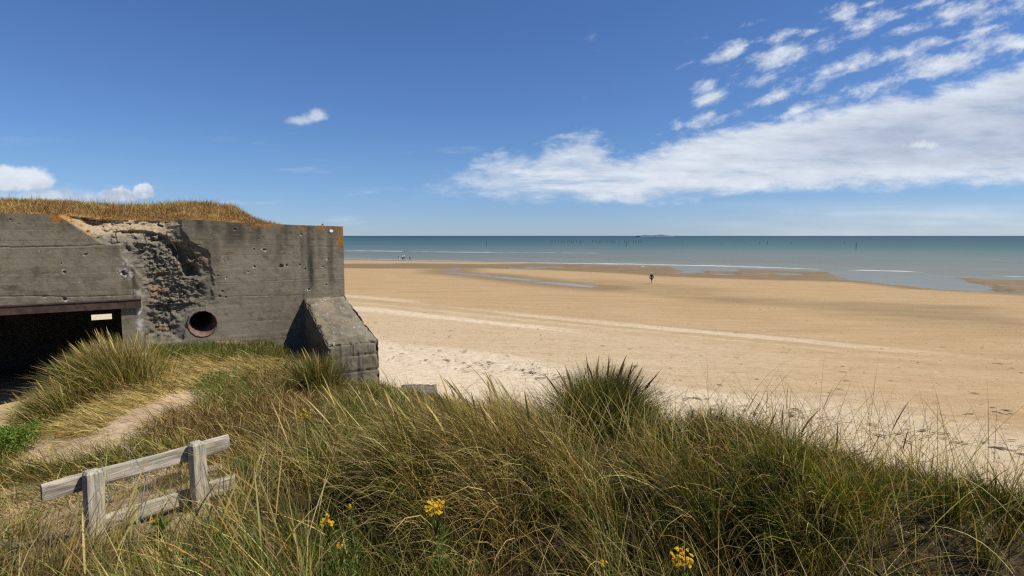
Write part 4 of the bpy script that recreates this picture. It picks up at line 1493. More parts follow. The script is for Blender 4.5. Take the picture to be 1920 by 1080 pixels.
def marram(n, x0, x1, y0, y1, Lm, Wm, S, clumpy=0.55):
    # most leaves spring from clumps, splaying outwards; the rest stand between them
    nc_ = max(8, int((x1 - x0) * (y1 - y0) / .11))
    cxs, cys = scatter(nc_, x0, x1, y0, y1)
    csz = rng.uniform(.5, 1.5, nc_)
    cw_ = csz ** 2
    ci = rng.choice(nc_, n, p=cw_ / cw_.sum())
    rad = np.abs(rng.normal(0, .075, n)) * csz[ci]
    ra = rng.uniform(0, 6.283, n)
    free = rng.random(n) < .10
    fx_, fy_ = scatter(n, x0, x1, y0, y1)
    x = np.where(free, fx_, cxs[ci] + rad * np.cos(ra))
    y = np.where(free, fy_, cys[ci] + rad * np.sin(ra))
    ctone = rng.normal(0, 1, nc_)[ci]
    clen = rng.uniform(.75, 1.2, nc_)[ci]
    z = dune_z(x, y)
    px, py = proj(x, y, z)
    V = np.stack([x, y, z], 1)
    bare = bare_mask(px, py, V)
    cl = fbm(x / .55, y / .55, 111, 3)
    keep = (rng.random(n) > bare * 0.97) & (rng.random(n) < np.clip(1.2 - clumpy + 1.8 * clumpy * (cl - .35), .12, 1))
    # special short zones are planted separately
    left = (y > 4.6) & (x < -1.6)
    zone = (inpoly(px, py, Z_STRAW) | inpoly(px, py, Z_BROWN) | inpoly(px, py, Z_GREEN) | inpoly(px, py, Z_FOOT)) & left
    keep &= ~zone
    # nothing through the bunker
    tt_ = -((x - C0[0]) * WA[0] + (y - C0[1]) * WA[1])
    dd_ = (x - C0[0]) * WN[0] + (y - C0[1]) * WN[1]
    keep &= ~((tt_ > -.05) & (dd_ < .03) & (dd_ > -8))
    keep &= ~((tt_ > -.1) & (tt_ < 1.15) & (dd_ < L + .2) & (dd_ > -.1))
    keep &= (z > beach_base(x, y)[0] - .05)
    keep &= np.hypot(x, y) > 1.15
    keep &= (rng.random(n) > .74 * ((x / np.maximum(y, .5) < -.47 + .12 * (cl - .5)) & (y > 3.3)))
    keep &= (rng.random(n) > .75 * np.exp(-(((x + 2.2) / .55) ** 2 + ((y - 4.0) / .7) ** 2)))
    ycr = 4.05 - .32 * np.clip(x, 0, 9)
    keep &= rng.random(n) > .72 * sstep(ycr - y, 0.15, .6) * sstep(x / np.maximum(y, 1.0), -.44, -.24)
    x, y, z, cl, ctone, clen, ra, rad, free = x[keep], y[keep], z[keep], cl[keep], ctone[keep], clen[keep], ra[keep], rad[keep], free[keep]
    m_ = len(x)
    wa = wind(x, y)
    rk = np.where(free, .2, np.clip(rad / .09, 0, 1.3))
    vx = np.cos(wa) * .85 + np.cos(ra) * rk * .95 + rng.normal(0, .42, m_)
    vy = np.sin(wa) * .85 + np.sin(ra) * rk * .95 + rng.normal(0, .42, m_)
    az = np.arctan2(vy, vx)
    far = sstep(y, 5, 9)
    ln = clen * Lm * (0.55 + 0.75 * rng.random(m_)) * (0.45 + 1.05 * cl) * (1 - .35 * far)
    lf = sstep(x / np.maximum(y, .5), -.60, -.36)
    ln = ln * (1 - .42 * sstep(x, 1.0, 2.4) * sstep(y, 2.0, 3.2))
    ln = ln * (.26 + .74 * np.maximum(lf, .9 * sstep(y, 3.1, 2.1)))
    th0 = np.abs(rng.normal(.22, .2, m_))
    bd = np.abs(rng.normal(.95, .45, m_)) * (1.15 - .2 * rng.random(m_))
    dryp = sstep(fbm(x / .8, y / .8, 121, 3), .42, .62)
    hump = np.exp(-(((x + .3) / 1.3) ** 2 + ((y - 4.5) / 1.0) ** 2))
    pgr = 1.0 - .45 * dryp - .2 * hump
    pgr = np.minimum(1.12, pgr + .35 * sstep(x, 1.0, 2.4))
    r = rng.random(m_)
    c = pick(C_GREEN, m_)
    c = np.where((r > pgr * .86)[:, None], pick(C_STRAW, m_) * rng.uniform(.5, 1.25, (m_, 1)), c)
    c = np.where(((r > .28) & (r < .48))[:, None], pick(C_BROWN, m_), c)
    c = c * np.clip(1 + .22 * ctone, .5, 1.6)[:, None]
    c = np.where((ctone < -1.1)[:, None], .5 * c + .5 * pick(C_BROWN, m_), c)
    wd = Wm * (.6 + .8 * rng.random(m_))
    bag.add(*ribbons(np.stack([x, y, z - .02], 1), az, th0, bd, ln, wd, tipcol(c, S), S))
    return m_


S_NEAR = 5
marram(66000, -4.2, 5.2, 0.6, 4.2, .62, .0050, 5)
marram(80000, -5.5, 6.5, 3.6, 7.6, .46, .0052, 4)
marram(42000, -7.0, 8.5, 7.0, 11.5, .50, .0075, 3)
marram(16000, 4.5, 10.0, -1.0, 5.0, .60, .008, 3)
marram(12000, -9.0, -4.0, -1.0, 4.5, .60, .008, 3)
marram(9000, -1.6, 9.0, 11.0, 15.5, .45, .012, 3)
marram(6000, -5.0, 0.5, 14.0, 19.0, .45, .014, 3)
marram(9000, -6, 6, -3.5, 0.8, .50, .008, 3)
marram(6000, -13.5, -8.5, 1.0, 10.0, .50, .012, 3)
for fx, fy, fY in ((815, 943, 2.9), (1278, 1040, 2.4), (612, 971, 2.9), (657, 945, 3.1), (638, 1020, 2.7), (1131, 1052, 2.5)):
    c_ = at(fx, fy, fY)
    nb_ = 150
    x, y = c_[0] + rng.normal(0, .10, nb_), c_[1] + .02 + rng.normal(0, .09, nb_)
    z = dune_z(x, y)
    bag.add(*ribbons(np.stack([x, y, z], 1), rng.uniform(0, 6.28, nb_), np.abs(rng.normal(.15, .15, nb_)), np.abs(rng.normal(.7, .3, nb_)), np.clip((c_[2] - z) * rng.uniform(.6, 1.05, nb_), .1, 1), rng.uniform(.003, .006, nb_), tipcol(pick(C_GREEN, nb_), 5), 5))
near_grass = bag.build('marram_grass', M_GRASS)
tag(near_grass, 'long green and straw coloured marram grass covering the near dune', 'dune grass', kind='stuff')


# low thatch of dead stalks between the tussocks
def thatch(n, x0, x1, y0, y1, Ln, W):
    x, y = scatter(n, x0, x1, y0, y1)
    z = dune_z(x, y)
    px, py = proj(x, y, z)
    bare = bare_mask(px, py, np.stack([x, y, z], 1))
    tt_ = -((x - C0[0]) * WA[0] + (y - C0[1]) * WA[1])
    dd_ = (x - C0[0]) * WN[0] + (y - C0[1]) * WN[1]
    keep = (rng.random(n) > np.maximum(bare * .95, .6 * ((x / np.maximum(y, .5) < -.5) & (y > 3.6)))) & ~((tt_ > -.05) & (dd_ < .03) & (dd_ > -8)) & (z > beach_base(x, y)[0] - .05)
    x, y, z = x[keep], y[keep], z[keep]
    m_ = len(x)
    c = np.where((rng.random(m_) > .55)[:, None], pick(C_BROWN, m_), pick(C_STRAW, m_) * .75)
    c = np.where((rng.random(m_) > .8)[:, None], pick(C_GREEN, m_), c)
    V, F, Cc = ribbons(np.stack([x, y, z], 1), rng.uniform(0, 6.28, m_), rng.uniform(.5, 1.5, m_), rng.uniform(-.3, .6, m_), Ln * rng.uniform(.5, 1.4, m_), W * rng.uniform(.6, 1.3, m_), c, 2)
    return V, F, Cc


b2 = Bag()
b2.add(*thatch(60000, -5, 6, 0.8, 7.5, .16, .004))
b2.add(*thatch(26000, -8, 8, 7.0, 13, .16, .006))
tag(b2.build('dead_thatch', M_DRY), 'brown matted dead stalks between the living grass', 'thatch', kind='stuff')


# ---- planted zones on the left slope
def zone_pts(n, poly, y0=4.6, y1=13.0, x0=-10.5, x1=-1.0):
    """random ground points whose place in the photograph falls in the zone"""
    X, Yv, Zv = [], [], []
    tot = 0
    while tot < n:
        x, y = scatter(60000, x0, x1, y0, y1)
        z = dune_z(x, y)
        px, py = proj(x, y, z)
        j = 14 * (rng.random(len(x)) - .5)
        k = inpoly(px + j, py + j * .6, poly) & (((x - C0[0]) * WN[0] + (y - C0[1]) * WN[1]) > .04)
        X.append(x[k])
        Yv.append(y[k])
        Zv.append(z[k])
        if k.sum() == 0:
            break
        tot += k.sum()
    x, y, z = np.concatenate(X)[:n], np.concatenate(Yv)[:n], np.concatenate(Zv)[:n]
    return x, y, z


b3 = Bag()


def plant(n, poly, az0, azs, Ln, W, th, thS, bd, pal, S=3):
    x, y, z = zone_pts(n, poly)
    m_ = len(x)
    if not m_:
        print('empty zone')
        return
    az = az0 + rng.normal(0, azs, m_) + 1.2 * (fbm(x / .7, y / .7, 131, 2) - .5)
    cl = fbm(x / .4, y / .4, 133, 3)
    c = mixcol(m_, *pal)
    b3.add(*ribbons(np.stack([x, y, z - .01], 1), az, np.abs(rng.normal(th, thS, m_)), np.abs(rng.normal(bd, .3, m_)), Ln * rng.uniform(.5, 1.3, m_) * (.5 + cl), W * rng.uniform(.6, 1.4, m_), c, S))


plant(17000, Z_STRAW, 3.8, .45, .30, .0062, 1.2, .25, .4, (.05, .90, .05))
plant(18000, Z_BROWN, 3.4, 1.2, .22, .0060, .75, .35, .7, (.10, .28, .62))
plant(5000, Z_FOOT, 3.0, 2.0, .18, .007, .3, .3, .5, (.85, .10, .05), 2)
plant(1100, Z_BARE1, 3.7, .5, .22, .006, 1.15, .3, .3, (.15, .65, .20), 2)
plant(2600, Z_BARE2, 3.6, .8, .22, .006, .9, .3, .5, (.40, .35, .25), 2)
plant(1800, [(-60, 895), (70, 880), (170, 870), (250, 842), (320, 838), (380, 860), (300, 870), (200, 890), (90, 900), (-60, 925)], 3.0, .8, .30, .006, .6, .3, .8, (.50, .30, .20))
tag(b3.build('short_grass', M_DRY), 'flattened straw coloured and brown grass on the slope below the bunker wall', 'short grass', kind='stuff')


# low leafy plants
def leaf_mat_plant(name, pts, n, size, hgt, label, cat, pal=C_GREEN, bright=1.0, group=None):
    pal = pal * 1.35
    x, y, z = pts
    m_ = len(x)
    cx, cy = x.mean(), y.mean()
    root = empty(name, (cx, cy, float(dune_z(cx, cy))))
    tag(root, label, cat, group)
    lo_ = np.array([cx, cy, float(dune_z(cx, cy))])
    bl = Bag()
    idx = rng.integers(0, m_, n)
    B = np.stack([x[idx] + rng.normal(0, .02, n), y[idx] + rng.normal(0, .02, n), z[idx] + rng.random(n) ** .7 * hgt * (.4 + fbm(x[idx] / .3, y[idx] / .3, 7, 2))], 1) - lo_
    c = pick(pal, n) * bright
    bl.add(*ribbons(B, rng.uniform(0, 6.28, n), rng.uniform(.4, 1.5, n), rng.uniform(-.2, .8, n), size * rng.uniform(.5, 1.4, n), size * .38 * rng.uniform(.6, 1.3, n), c, 2, 'leaf'))
    ob = bl.build('foliage', M_GRASS, root)
    ob['kind'] = 'stuff'
    st = Bag()
    i2 = rng.integers(0, m_, 220)
    B = np.stack([x[i2], y[i2], z[i2] - .01], 1) - lo_
    st.add(*ribbons(B, rng.uniform(0, 6.28, 220), rng.uniform(.0, .8, 220), rng.uniform(0, .8, 220), hgt * rng.uniform(.7, 1.4, 220), np.full(220, .004), pick(C_BROWN, 220), 3))
    st.build('stems', M_GRASS, root)['kind'] = 'stuff'
    return root


C_LEAF = np.array([(0.075, 0.115, 0.015), (0.11, 0.145, 0.025), (0.05, 0.085, 0.015)])
leaf_mat_plant('green_mat_plant', zone_pts(3000, Z_GREEN), 6500, .030, .10, 'low bright green creeping plant on the brown slope below the vent pipe', 'plant', C_LEAF)
p0 = at(-12, 800, 6.6)
xx = rng.normal(p0[0], .17, 900)
yy = rng.normal(p0[1], .2, 900)
leaf_mat_plant('leafy_bush', (xx, yy, dune_z(xx, yy)), 9000, .035, .36, 'vivid green bush cut by the left edge beside the sandy path', 'bush', C_LEAF, 1.35)


# ---- single tussocks
def tussock(name, cx, cy, r, n, Ln, W, az0, azs, spread_, pal, label, cat, nseed=12, seedL=.13, group=None, zoff=0.0, bendm=1.0, seedcol=None):
    z0_ = float(dune_z(cx, cy))
    root = empty(name, (cx, cy, z0_))
    tag(root, label, cat, group)
    rr = np.abs(rng.normal(0, r * .5, n))
    aa = rng.uniform(0, 6.28, n)
    x, y = cx + rr * np.cos(aa), cy + rr * np.sin(aa)
    z = dune_z(x, y)
    B = np.stack([x - cx, y - cy, z - z0_ - .02 + zoff], 1)
    # leaves splay out from the middle and are pulled over by the wind
    vx = np.cos(aa) * spread_ * rr / r + np.cos(az0) * azs + rng.normal(0, .35, n)
    vy = np.sin(aa) * spread_ * rr / r + np.sin(az0) * azs + rng.normal(0, .35, n)
    az = np.arctan2(vy, vx)
    mag = np.hypot(vx, vy)
    bl = Bag()
    c = mixcol(n, *pal)
    bl.add(*ribbons(B, az, .12 + .30 * np.clip(mag, 0, 1.6), bendm * rng.uniform(.3, 1.1, n) * np.clip(mag, .3, 1.5), Ln * rng.uniform(.55, 1.15, n), W * rng.uniform(.6, 1.3, n), tipcol(c, 5), 5))
    bl.build('leaf_blades', M_GRASS, root)['kind'] = 'stuff'
    if nseed:
        i = rng.integers(0, n, nseed)
        sb = Bag()
        sc = seedcol if seedcol is not None else C_STRAW
        sb.add(*ribbons(B[i], az[i], rng.uniform(.05, .35, nseed), rng.uniform(.1, .5, nseed) * bendm, Ln * rng.uniform(1.0, 1.25, nseed), np.full(nseed, .016), pick(sc, nseed), 16, 'spike'))
        sb.build('seed_heads', M_DRY, root)['kind'] = 'stuff'
    return root


p = at(215, 700, 8.9)
tussock('grass_tussock', p[0], p[1], .55, 5200, .80, .0065, 3.5, .55, .9, (.45, .45, .10), 'big fanned marram tussock with pale straw blades in front of the dark bunker opening', 'grass tussock', 60, group='marram tussocks')
p = at(105, 762, 8.1)
tussock('grass_tussock', p[0], p[1], .40, 2200, .55, .0062, 3.6, .9, .7, (.50, .40, .10), 'leaning marram tussock spilling onto the sand path below the bunker opening', 'grass tussock', 14, group='marram tussocks')
p = at(1122, 775, 5.0)
tussock('grass_tussock', p[0], p[1], .27, 5600, .62, .0044, .5, .25, .95, (.74, .08, .18), 'dark green marram tussock standing up on the dune crest against the sand', 'grass tussock', 26, group='marram tussocks', seedcol=C_BROWN * 1.1)
p = at(600, 735, 9.6)
tussock('grass_tussock', p[0], p[1], .32, 2600, .75, .0065, 4.2, .25, .6, (.55, .25, .20), 'tall shaded marram tussock against the left side of the buttress', 'grass tussock', 10, group='marram tussocks')
p = at(1330, 775, 5.3)
tussock('grass_tussock', p[0], p[1], .26, 2400, .36, .0042, .4, .2, .9, (.62, .10, .28), 'low reddish green marram tussock on the crest in the middle of the sand edge', 'grass tussock', 8, group='marram tussocks', seedcol=C_BROWN)
p = at(905, 850, 4.25)
tussock('grass_tussock', p[0], p[1], .62, 8000, .62, .0042, 3.45, 1.15, .5, (.24, .68, .08), 'windswept pale marram hump combed to the left in the middle of the foreground', 'grass tussock', 50, group='marram tussocks', bendm=1.25)
p = at(1500, 1010, 2.6)
tussock('grass_tussock', p[0], p[1], .40, 3800, .66, .0036, -.35, 1.0, .5, (.55, .30, .15), 'marram tussock combed to the right in the lower right foreground', 'grass tussock', 12, group='marram tussocks', bendm=1.3)
p = at(20, 800, 7.2)

# ---- flowering spikes and bents standing above the near grass
sb = Bag()


def spikes(n, poly, Y0, Y1, Ls, W, az0, azs, pal, S=16, th=.15, bd=.35):
    """stalks rooted at random ground points, chosen where the photo shows them"""
    x0, x1 = -6, 7
    X, Yv, Zv = [], [], []
    tot = 0
    it = 0
    while tot < n and it < 40:
        x, y = scatter(4000, x0, x1, Y0, Y1)
        z = dune_z(x, y)
        px, py = proj(x, y, z + .45)
        k = inpoly(px, py, poly)
        X.append(x[k]); Yv.append(y[k]); Zv.append(z[k])
        tot += k.sum()
        it += 1
    x, y, z = np.concatenate(X)[:n], np.concatenate(Yv)[:n], np.concatenate(Zv)[:n]
    m_ = len(x)
    if m_ == 0:
        return
    sb.add(*ribbons(np.stack([x, y, z], 1), az0 + rng.normal(0, azs, m_), np.abs(rng.normal(th, .12, m_)), np.abs(rng.normal(bd, .2, m_)), Ls * rng.uniform(.8, 1.25, m_), W * rng.uniform(.7, 1.2, m_), pick(pal, m_), S, 'spike'))


spikes(46, [(560, 700), (1000, 690), (1060, 860), (560, 900)], 3.2, 6.5, .70, .010, 2.9, .4, C_STRAW, th=.3, bd=.5)
spikes(16, [(1000, 740), (1350, 740), (1920, 900), (1920, 1000), (1000, 1000)], 2.4, 4.4, .52, .011, .5, .5, C_BROWN * 1.6, th=.25)
spikes(42, [(0, 950), (420, 950), (420, 1080), (0, 1080)], 1.6, 3.4, .60, .008, .8, .8, C_STRAW, th=.1)
spikes(30, [(420, 880), (1300, 880), (1300, 1080), (420, 1080)], 1.6, 3.0, .66, .006, 1.6, 1.5, C_STRAW * .9, th=.15)
spikes(12, [(1350, 700), (1920, 860), (1920, 900), (1350, 780)], 3.6, 6.0, .52, .011, .6, .4, C_BROWN * 1.4, th=.2)
tag(sb.build('seed_stalks', M_DRY), 'slender seed heads standing above the dune grass', 'seed heads', kind='stuff')

# long loose single blades, dry and pale, crossing the foreground
lb = Bag()
n = 2600
x, y = scatter(n, -2.2, 3.6, 1.0, 4.6)
x = np.where(x < -.42 * y, -x, x)
z = dune_z(x, y)
lb.add(*ribbons(np.stack([x, y, z], 1), rng.uniform(0, 6.28, n), rng.uniform(.1, .7, n), rng.uniform(.2, 1.3, n), rng.uniform(.6, 1.0, n), rng.uniform(.0025, .005, n), pick(C_STRAW, n) * 1.05, 8))
tag(lb.build('dry_blades', M_DRY), 'loose pale dry blades crossing over the near grass', 'dry grass blades', kind='stuff')

# roof grass
rg_ = Bag()
n = 42000
t_r = rng.uniform(T_END - .35, 9.5, n)
s_r = np.abs(rng.normal(0, 1.3, n)) + .02
s_r = np.where(s_r > 5.5, rng.uniform(0, 5, n), s_r)
e_r = turf_edge(t_r)
z_r = top_z(t_r) - .05 + turf_h(t_r, s_r)
keep = turf_h(t_r, s_r) > -.03
px_, py_ = C0[0] - WA[0] * t_r + BK[0] * (s_r + e_r), C0[1] - WA[1] * t_r + BK[1] * (s_r + e_r)
B = np.stack([px_, py_, z_r], 1)[keep]
m_ = len(B)
C_ROOF = np.array([(0.340, 0.200, 0.068), (0.425, 0.264, 0.102), (0.272, 0.145, 0.051), (0.221, 0.111, 0.043), (0.459, 0.323, 0.145)])
pt_ = fbm(B[:, 0] / .5, B[:, 1] / .35, 141, 4)
rc_ = np.where((pt_ > .56)[:, None], pick(C_STRAW, m_) * .95, pick(C_ROOF, m_))
rc_ = np.where(((pt_ < .42) & (rng.random(m_) < .12))[:, None], pick(C_GREEN, m_) * .9, rc_)
rg_.add(*ribbons(B, rng.uniform(0, 6.28, m_), np.abs(rng.normal(.35, .4, m_)), rng.uniform(.1, 1.1, m_), rng.uniform(.03, .13, m_) * (.6 + .9 * fbm(B[:, 0] / .3, B[:, 1] / .3, 143, 2)), rng.uniform(.005, .010, m_), rc_, 2))
n = 900
t_r = rng.uniform(T_END, 9.5, n)
t_r = np.where(rng.random(n) < .6, rng.uniform(T_END + .3, T_END + 3.2, n), t_r)
s_r = rng.uniform(.5, 2.5, n)
e_r = turf_edge(t_r)
B = np.stack([C0[0] - WA[0] * t_r + BK[0] * (s_r + e_r), C0[1] - WA[1] * t_r + BK[1] * (s_r + e_r), top_z(t_r) - .05 + turf_h(t_r, s_r)], 1)
rg_.add(*ribbons(B, rng.uniform(0, 6.28, n), rng.uniform(0, .3, n), rng.uniform(0, .5, n), rng.uniform(.12, .24, n), np.full(n, .006), pick(C_STRAW, n), 3))
tag(rg_.build('roof_grass', M_DRY), 'parched orange brown grass growing over the bunker roof', 'roof grass', kind='stuff')


# ------------------------------------------------------------------ ragwort
def ragwort(px, py, Y, w_px, label, n_heads, orange=0.0, base_z=None):
    """yellow flower cluster whose top centre shows at photo pixel px,py"""
    c = at(px, py, Y)
    gx_, gy_ = c[0] + .02, c[1] + .03
    z0_ = float(dune_z(gx_, gy_))
    root = empty('ragwort', (gx_, gy_, z0_))
    tag(root, label, 'flower', 'yellow ragwort flowers in the dune grass')
    top = np.array([c[0] - gx_, c[1] - gy_, c[2] - z0_])
    h = max(top[2], .12)
    R_ = w_px / FPX * Y * .5
    V, F = [], []
    stem_pts = [(random.gauss(0, .05), .03, 0), (top[0] * .3 + random.gauss(0, .025), top[1] * .3, h * .45), (top[0] * .8, top[1] * .8, h * .8)]
    tube_vf(stem_pts, [.003, .0026, .0022], 6, V, F)
    heads = []
    for i in range(n_heads):
        r = R_ * math.sqrt(random.random())
        a = random.uniform(0, 6.28)
        hp = Vector((top[0] + r * math.cos(a), top[1] + r * math.sin(a) * .8, h + random.uniform(-1.1, .5) * R_ - r * .2))
        heads.append(hp)
    for hp in heads[:14]:
        tube_vf([stem_pts[-1], (hp.x * .9, hp.y * .9, hp.z - .012), tuple(hp)], [.0018, .0015, .0015], 4, V, F)
    mesh_py('stem', V, F, M_STEM, root, smooth=True)
    fl = Bag()
    for hp in heads:
        HV, HF, HC = [], [], []
        nrm = Vector((random.gauss(0.25, .45), random.gauss(-.35, .4), 1)).normalized()
        a1 = nrm.orthogonal().normalized()
        a2 = nrm.cross(a1)
        rp = random.uniform(.0052, .0078) * (1 if w_px > 20 else .85) * min(1.35, max(1, Y / 2.05))
        dead = random.random() < orange
        b = len(HV)
        col = (0.55, 0.25, 0.03) if dead else (0.92, 0.66, 0.02)
        for k in range(13):
            an = 2 * math.pi * k / 13
            for (ra, da, lf) in ((.35, -.16, 0), (.95, -.10, .0015), (.95, .10, .0015), (.35, .16, 0)):
                q = hp + (a1 * math.cos(an + da) + a2 * math.sin(an + da)) * (rp * ra) + nrm * lf
                HV.append(tuple(q))
                HC.append(col)
            HF.append((b + 4 * k, b + 4 * k + 1, b + 4 * k + 2, b + 4 * k + 3))
        b = len(HV)
        for k in range(8):
            an = 2 * math.pi * k / 8
            HV.append(tuple(hp + (a1 * math.cos(an) + a2 * math.sin(an)) * rp * .42 + nrm * .001))
            HC.append((0.75, 0.36, 0.01))
        for k in range(8):
            an = 2 * math.pi * k / 8
            HV.append(tuple(hp + (a1 * math.cos(an) + a2 * math.sin(an)) * rp * .2 + nrm * .004))
            HC.append((0.85, 0.46, 0.01))
        for k in range(8):
            HF.append((b + k, b + (k + 1) % 8, b + 8 + (k + 1) % 8, b + 8 + k))
        HF.append((b + 8, b + 10, b + 12, b + 14))
        mesh_np('flower_head', np.array(HV), np.array(HF), M_FLOWER, root, cols=np.array(HC))
    lf = Bag()
    n = 120
    B = np.stack([np.full(n, 0.) + rng.normal(0, .01, n), rng.normal(0, .01, n), rng.uniform(.05, .85, n) * h], 1)
    lf.add(*ribbons(B, rng.uniform(0, 6.28, n), rng.uniform(.5, 1.2, n), rng.uniform(.1, .8, n), rng.uniform(.03, .075, n), rng.uniform(.006, .013, n), pick(C_LEAF * 1.2, n), 3, 'leaf'))
    lf.build('leaves', M_GRASS, root)
    return root


M_STEM = simple('plant_stem', (0.15, 0.17, 0.05), 0.6, 0.2, 20)
ragwort(815, 943, 2.9, 36, 'largest bright yellow ragwort cluster in the dark hollow at the centre bottom', 60, .06)
ragwort(1278, 1040, 2.4, 44, 'yellow ragwort cluster at the lower right bottom edge of the grass', 60, .15)
ragwort(612, 971, 2.9, 24, 'small yellow and orange ragwort left of the largest flower cluster', 20, .25)
ragwort(657, 945, 3.1, 12, 'tiny single ragwort bloom between the small and the largest clusters', 5, .2)
ragwort(638, 1020, 2.7, 14, 'little orange ragwort head lowest at the bottom left of centre', 9, .5)
ragwort(1131, 1052, 2.5, 14, 'tiny ragwort bloom at the bottom edge left of the lower right cluster', 6, .2)
ragwort(571, 771, 5.6, 24, 'yellow ragwort on the slope between the fence and the buttress', 26, .2)
ragwort(288, 973, 3.2, 18, 'dull orange ragwort under the lower rail of the fence', 14, .7)
ragwort(402, 996, 2.6, 16, 'orange ragwort in the grass to the right of the fence', 10, .6)
ragwort(517, 673, 11.4, 12, 'small ragwort at the foot of the bunker wall left of the buttress', 16, .4)
ragwort(532, 682, 11.0, 12, 'faded ragwort in the straw grass beside the buttress shadow', 14, .5)

# ------------------------------------------------------------------ fence
M_WOOD, t_, o_ = mat_new('weathered_wood')
oc = objc(t_)
g1 = t_.noise(t_.mapping(oc, scale=(1, 14, 14)), 6.0, 7, 0.65, dist=0.4)
g2 = t_.noise(oc, 5.0, 5, 0.6)
cw = t_.mix(t_.ss(g1, .32, .68), (0.22, 0.185, 0.13), (0.52, 0.46, 0.36))
cw = t_.mix(t_.ss(g2, .5, .7, 0, .45), cw, (0.30, 0.30, 0.20))
cw = t_.mix(t_.ss(g1, .36, .30, 0, .8), cw, (0.08, 0.07, 0.055))
principled(t_, o_, cw, 0.85, 0.15, bump=g1, bstr=.8, bdist=.006)

FPA = at(173, 884, 3.62)
FPB = on_z(368, 832, FPA[2])
FA = FPA[:2]
FSP = float(np.hypot(*(FPB[:2] - FA)))
FD = (FPB[:2] - FA) / FSP
FN = np.array([FD[1], -FD[0]])        # towards the camera side
fence = empty('post_and_rail_fence', (FA[0], FA[1], 5.6))
tag(fence, 'short grey weathered wooden post and rail fence half buried in the grass at lower left', 'fence')


def wood_part(name, P0, ax, up_, dep, lx, ly, lz, top=0.0, nx=24, ny=6, nz=6):
    """rounded plank: local x along the grain. P0 is its lower corner; ax, up_, dep are unit vectors"""
    bpyV, F = [], []
    me = bpy.data.meshes.new(name)
    # box lattice surface built with slightly worn edges
    import itertools
    idx = {}

    def vid(i, j, k):
        key = (i, j, k)
        if key in idx:
            return idx[key]
        x_, y_, z_ = i / nx * lx, j / ny * ly, k / nz * lz
        ey = min(j, ny - j) / ny * ly
        ez = min(k, nz - k) / nz * lz
        ex = min(i, nx - i) / nx * lx
        rr = .008
        cyv, czv, cxv = max(0, 1 - ey / rr), max(0, 1 - ez / rr), max(0, 1 - ex / rr)
        sy = 1 if j * 2 > ny else -1
        sz = 1 if k * 2 > nz else -1
        sx = 1 if i * 2 > nx else -1
        pull = rr * .45
        if cyv and czv:
            y_ -= sy * pull
            z_ -= sz * pull
        if cxv and (cyv or czv):
            x_ -= sx * pull
        if top and x_ > lx - top:
            f = (x_ - (lx - top)) / top
            y_ = ly / 2 + (y_ - ly / 2) * (1 - .34 * f)
            z_ = lz / 2 + (z_ - lz / 2) * (1 - .34 * f)
        wv = .0035 * (float(vnoise(x_ * 9 + j, z_ * 40 + k, 3)) - .5) + .003 * math.sin(x_ * 7 + k)
        idx[key] = len(bpyV)
        bpyV.append((x_, y_ + wv, z_ + wv))
        return idx[key]
    for i in range(nx):
        for j in range(ny):
            F.append((vid(i, j, 0), vid(i, j + 1, 0), vid(i + 1, j + 1, 0), vid(i + 1, j, 0)))
            F.append((vid(i, j, nz), vid(i + 1, j, nz), vid(i + 1, j + 1, nz), vid(i, j + 1, nz)))
        for k in range(nz):
            F.append((vid(i, 0, k), vid(i + 1, 0, k), vid(i + 1, 0, k + 1), vid(i, 0, k + 1)))
            F.append((vid(i, ny, k), vid(i, ny, k + 1), vid(i + 1, ny, k + 1), vid(i + 1, ny, k)))
    for j in range(ny):
        for k in range(nz):
            F.append((vid(0, j, k), vid(0, j, k + 1), vid(0, j + 1, k + 1), vid(0, j + 1, k)))
            F.append((vid(nx, j, k), vid(nx, j + 1, k), vid(nx, j + 1, k + 1), vid(nx, j, k + 1)))
    me.from_pydata(bpyV, [], F)
    me.materials.append(M_WOOD)
    ob = bpy.data.objects.new(name, me)
    COL.objects.link(ob)
    ob.parent = fence
    from mathutils import Matrix
    ax, up_, dep = Vector(ax).normalized(), Vector(up_).normalized(), Vector(dep).normalized()
    M = Matrix((ax, dep, up_)).transposed().to_4x4()
    M.translation = Vector(P0) - fence.location
    ob.matrix_local = M
    return ob


F3, N3 = Vector((FD[0], FD[1], 0)), Vector((FN[0], FN[1], 0))
ZT = float(FPA[2]) + .012
PW = 0.095


def fpost(s, lean, ztop):
    ax = Vector((0, 0, 1)) + F3 * lean[0] + N3 * lean[1]
    ax.normalize()
    topc = Vector((FA[0], FA[1], 0)) + F3 * s
    topc.z = ztop
    Lp = 1.1
    e1 = (F3 - ax * F3.dot(ax)).normalized()
    e2 = ax.cross(e1)
    P0 = topc - ax * Lp - e1 * PW / 2 - e2 * PW / 2
    return wood_part('post', P0, ax, e2, e1, Lp, PW, PW, top=.018, nx=50)


fpost(0.0, (.02, -.07), ZT)
fpost(FSP, (.0, -.05), ZT + .005)


def frail(s0_, s1_, z0_, z1_, h=.112, th=.036, off=-.095):
    A_ = Vector((FA[0], FA[1], 0)) + F3 * s0_ + N3 * (off)
    B_ = Vector((FA[0], FA[1], 0)) + F3 * s1_ + N3 * (off)
    A_.z, B_.z = z0_, z1_
    ax = (B_ - A_).normalized()
    dep = (N3 - ax * N3.dot(ax)).normalized()
    up_ = ax.cross(dep)
    if up_.z < 0:
        dep = -dep
        up_ = ax.cross(dep)
        A_ = A_ - dep * th
    return wood_part('rail', A_ - up_ * h, ax, up_, dep, (B_ - A_).length, th, h, nx=60)


frail(-.25, FSP + .27, ZT - .035, ZT - .035)
frail(-.02, FSP + .30, ZT - .355, ZT - .355)
print('fence spacing', FSP)

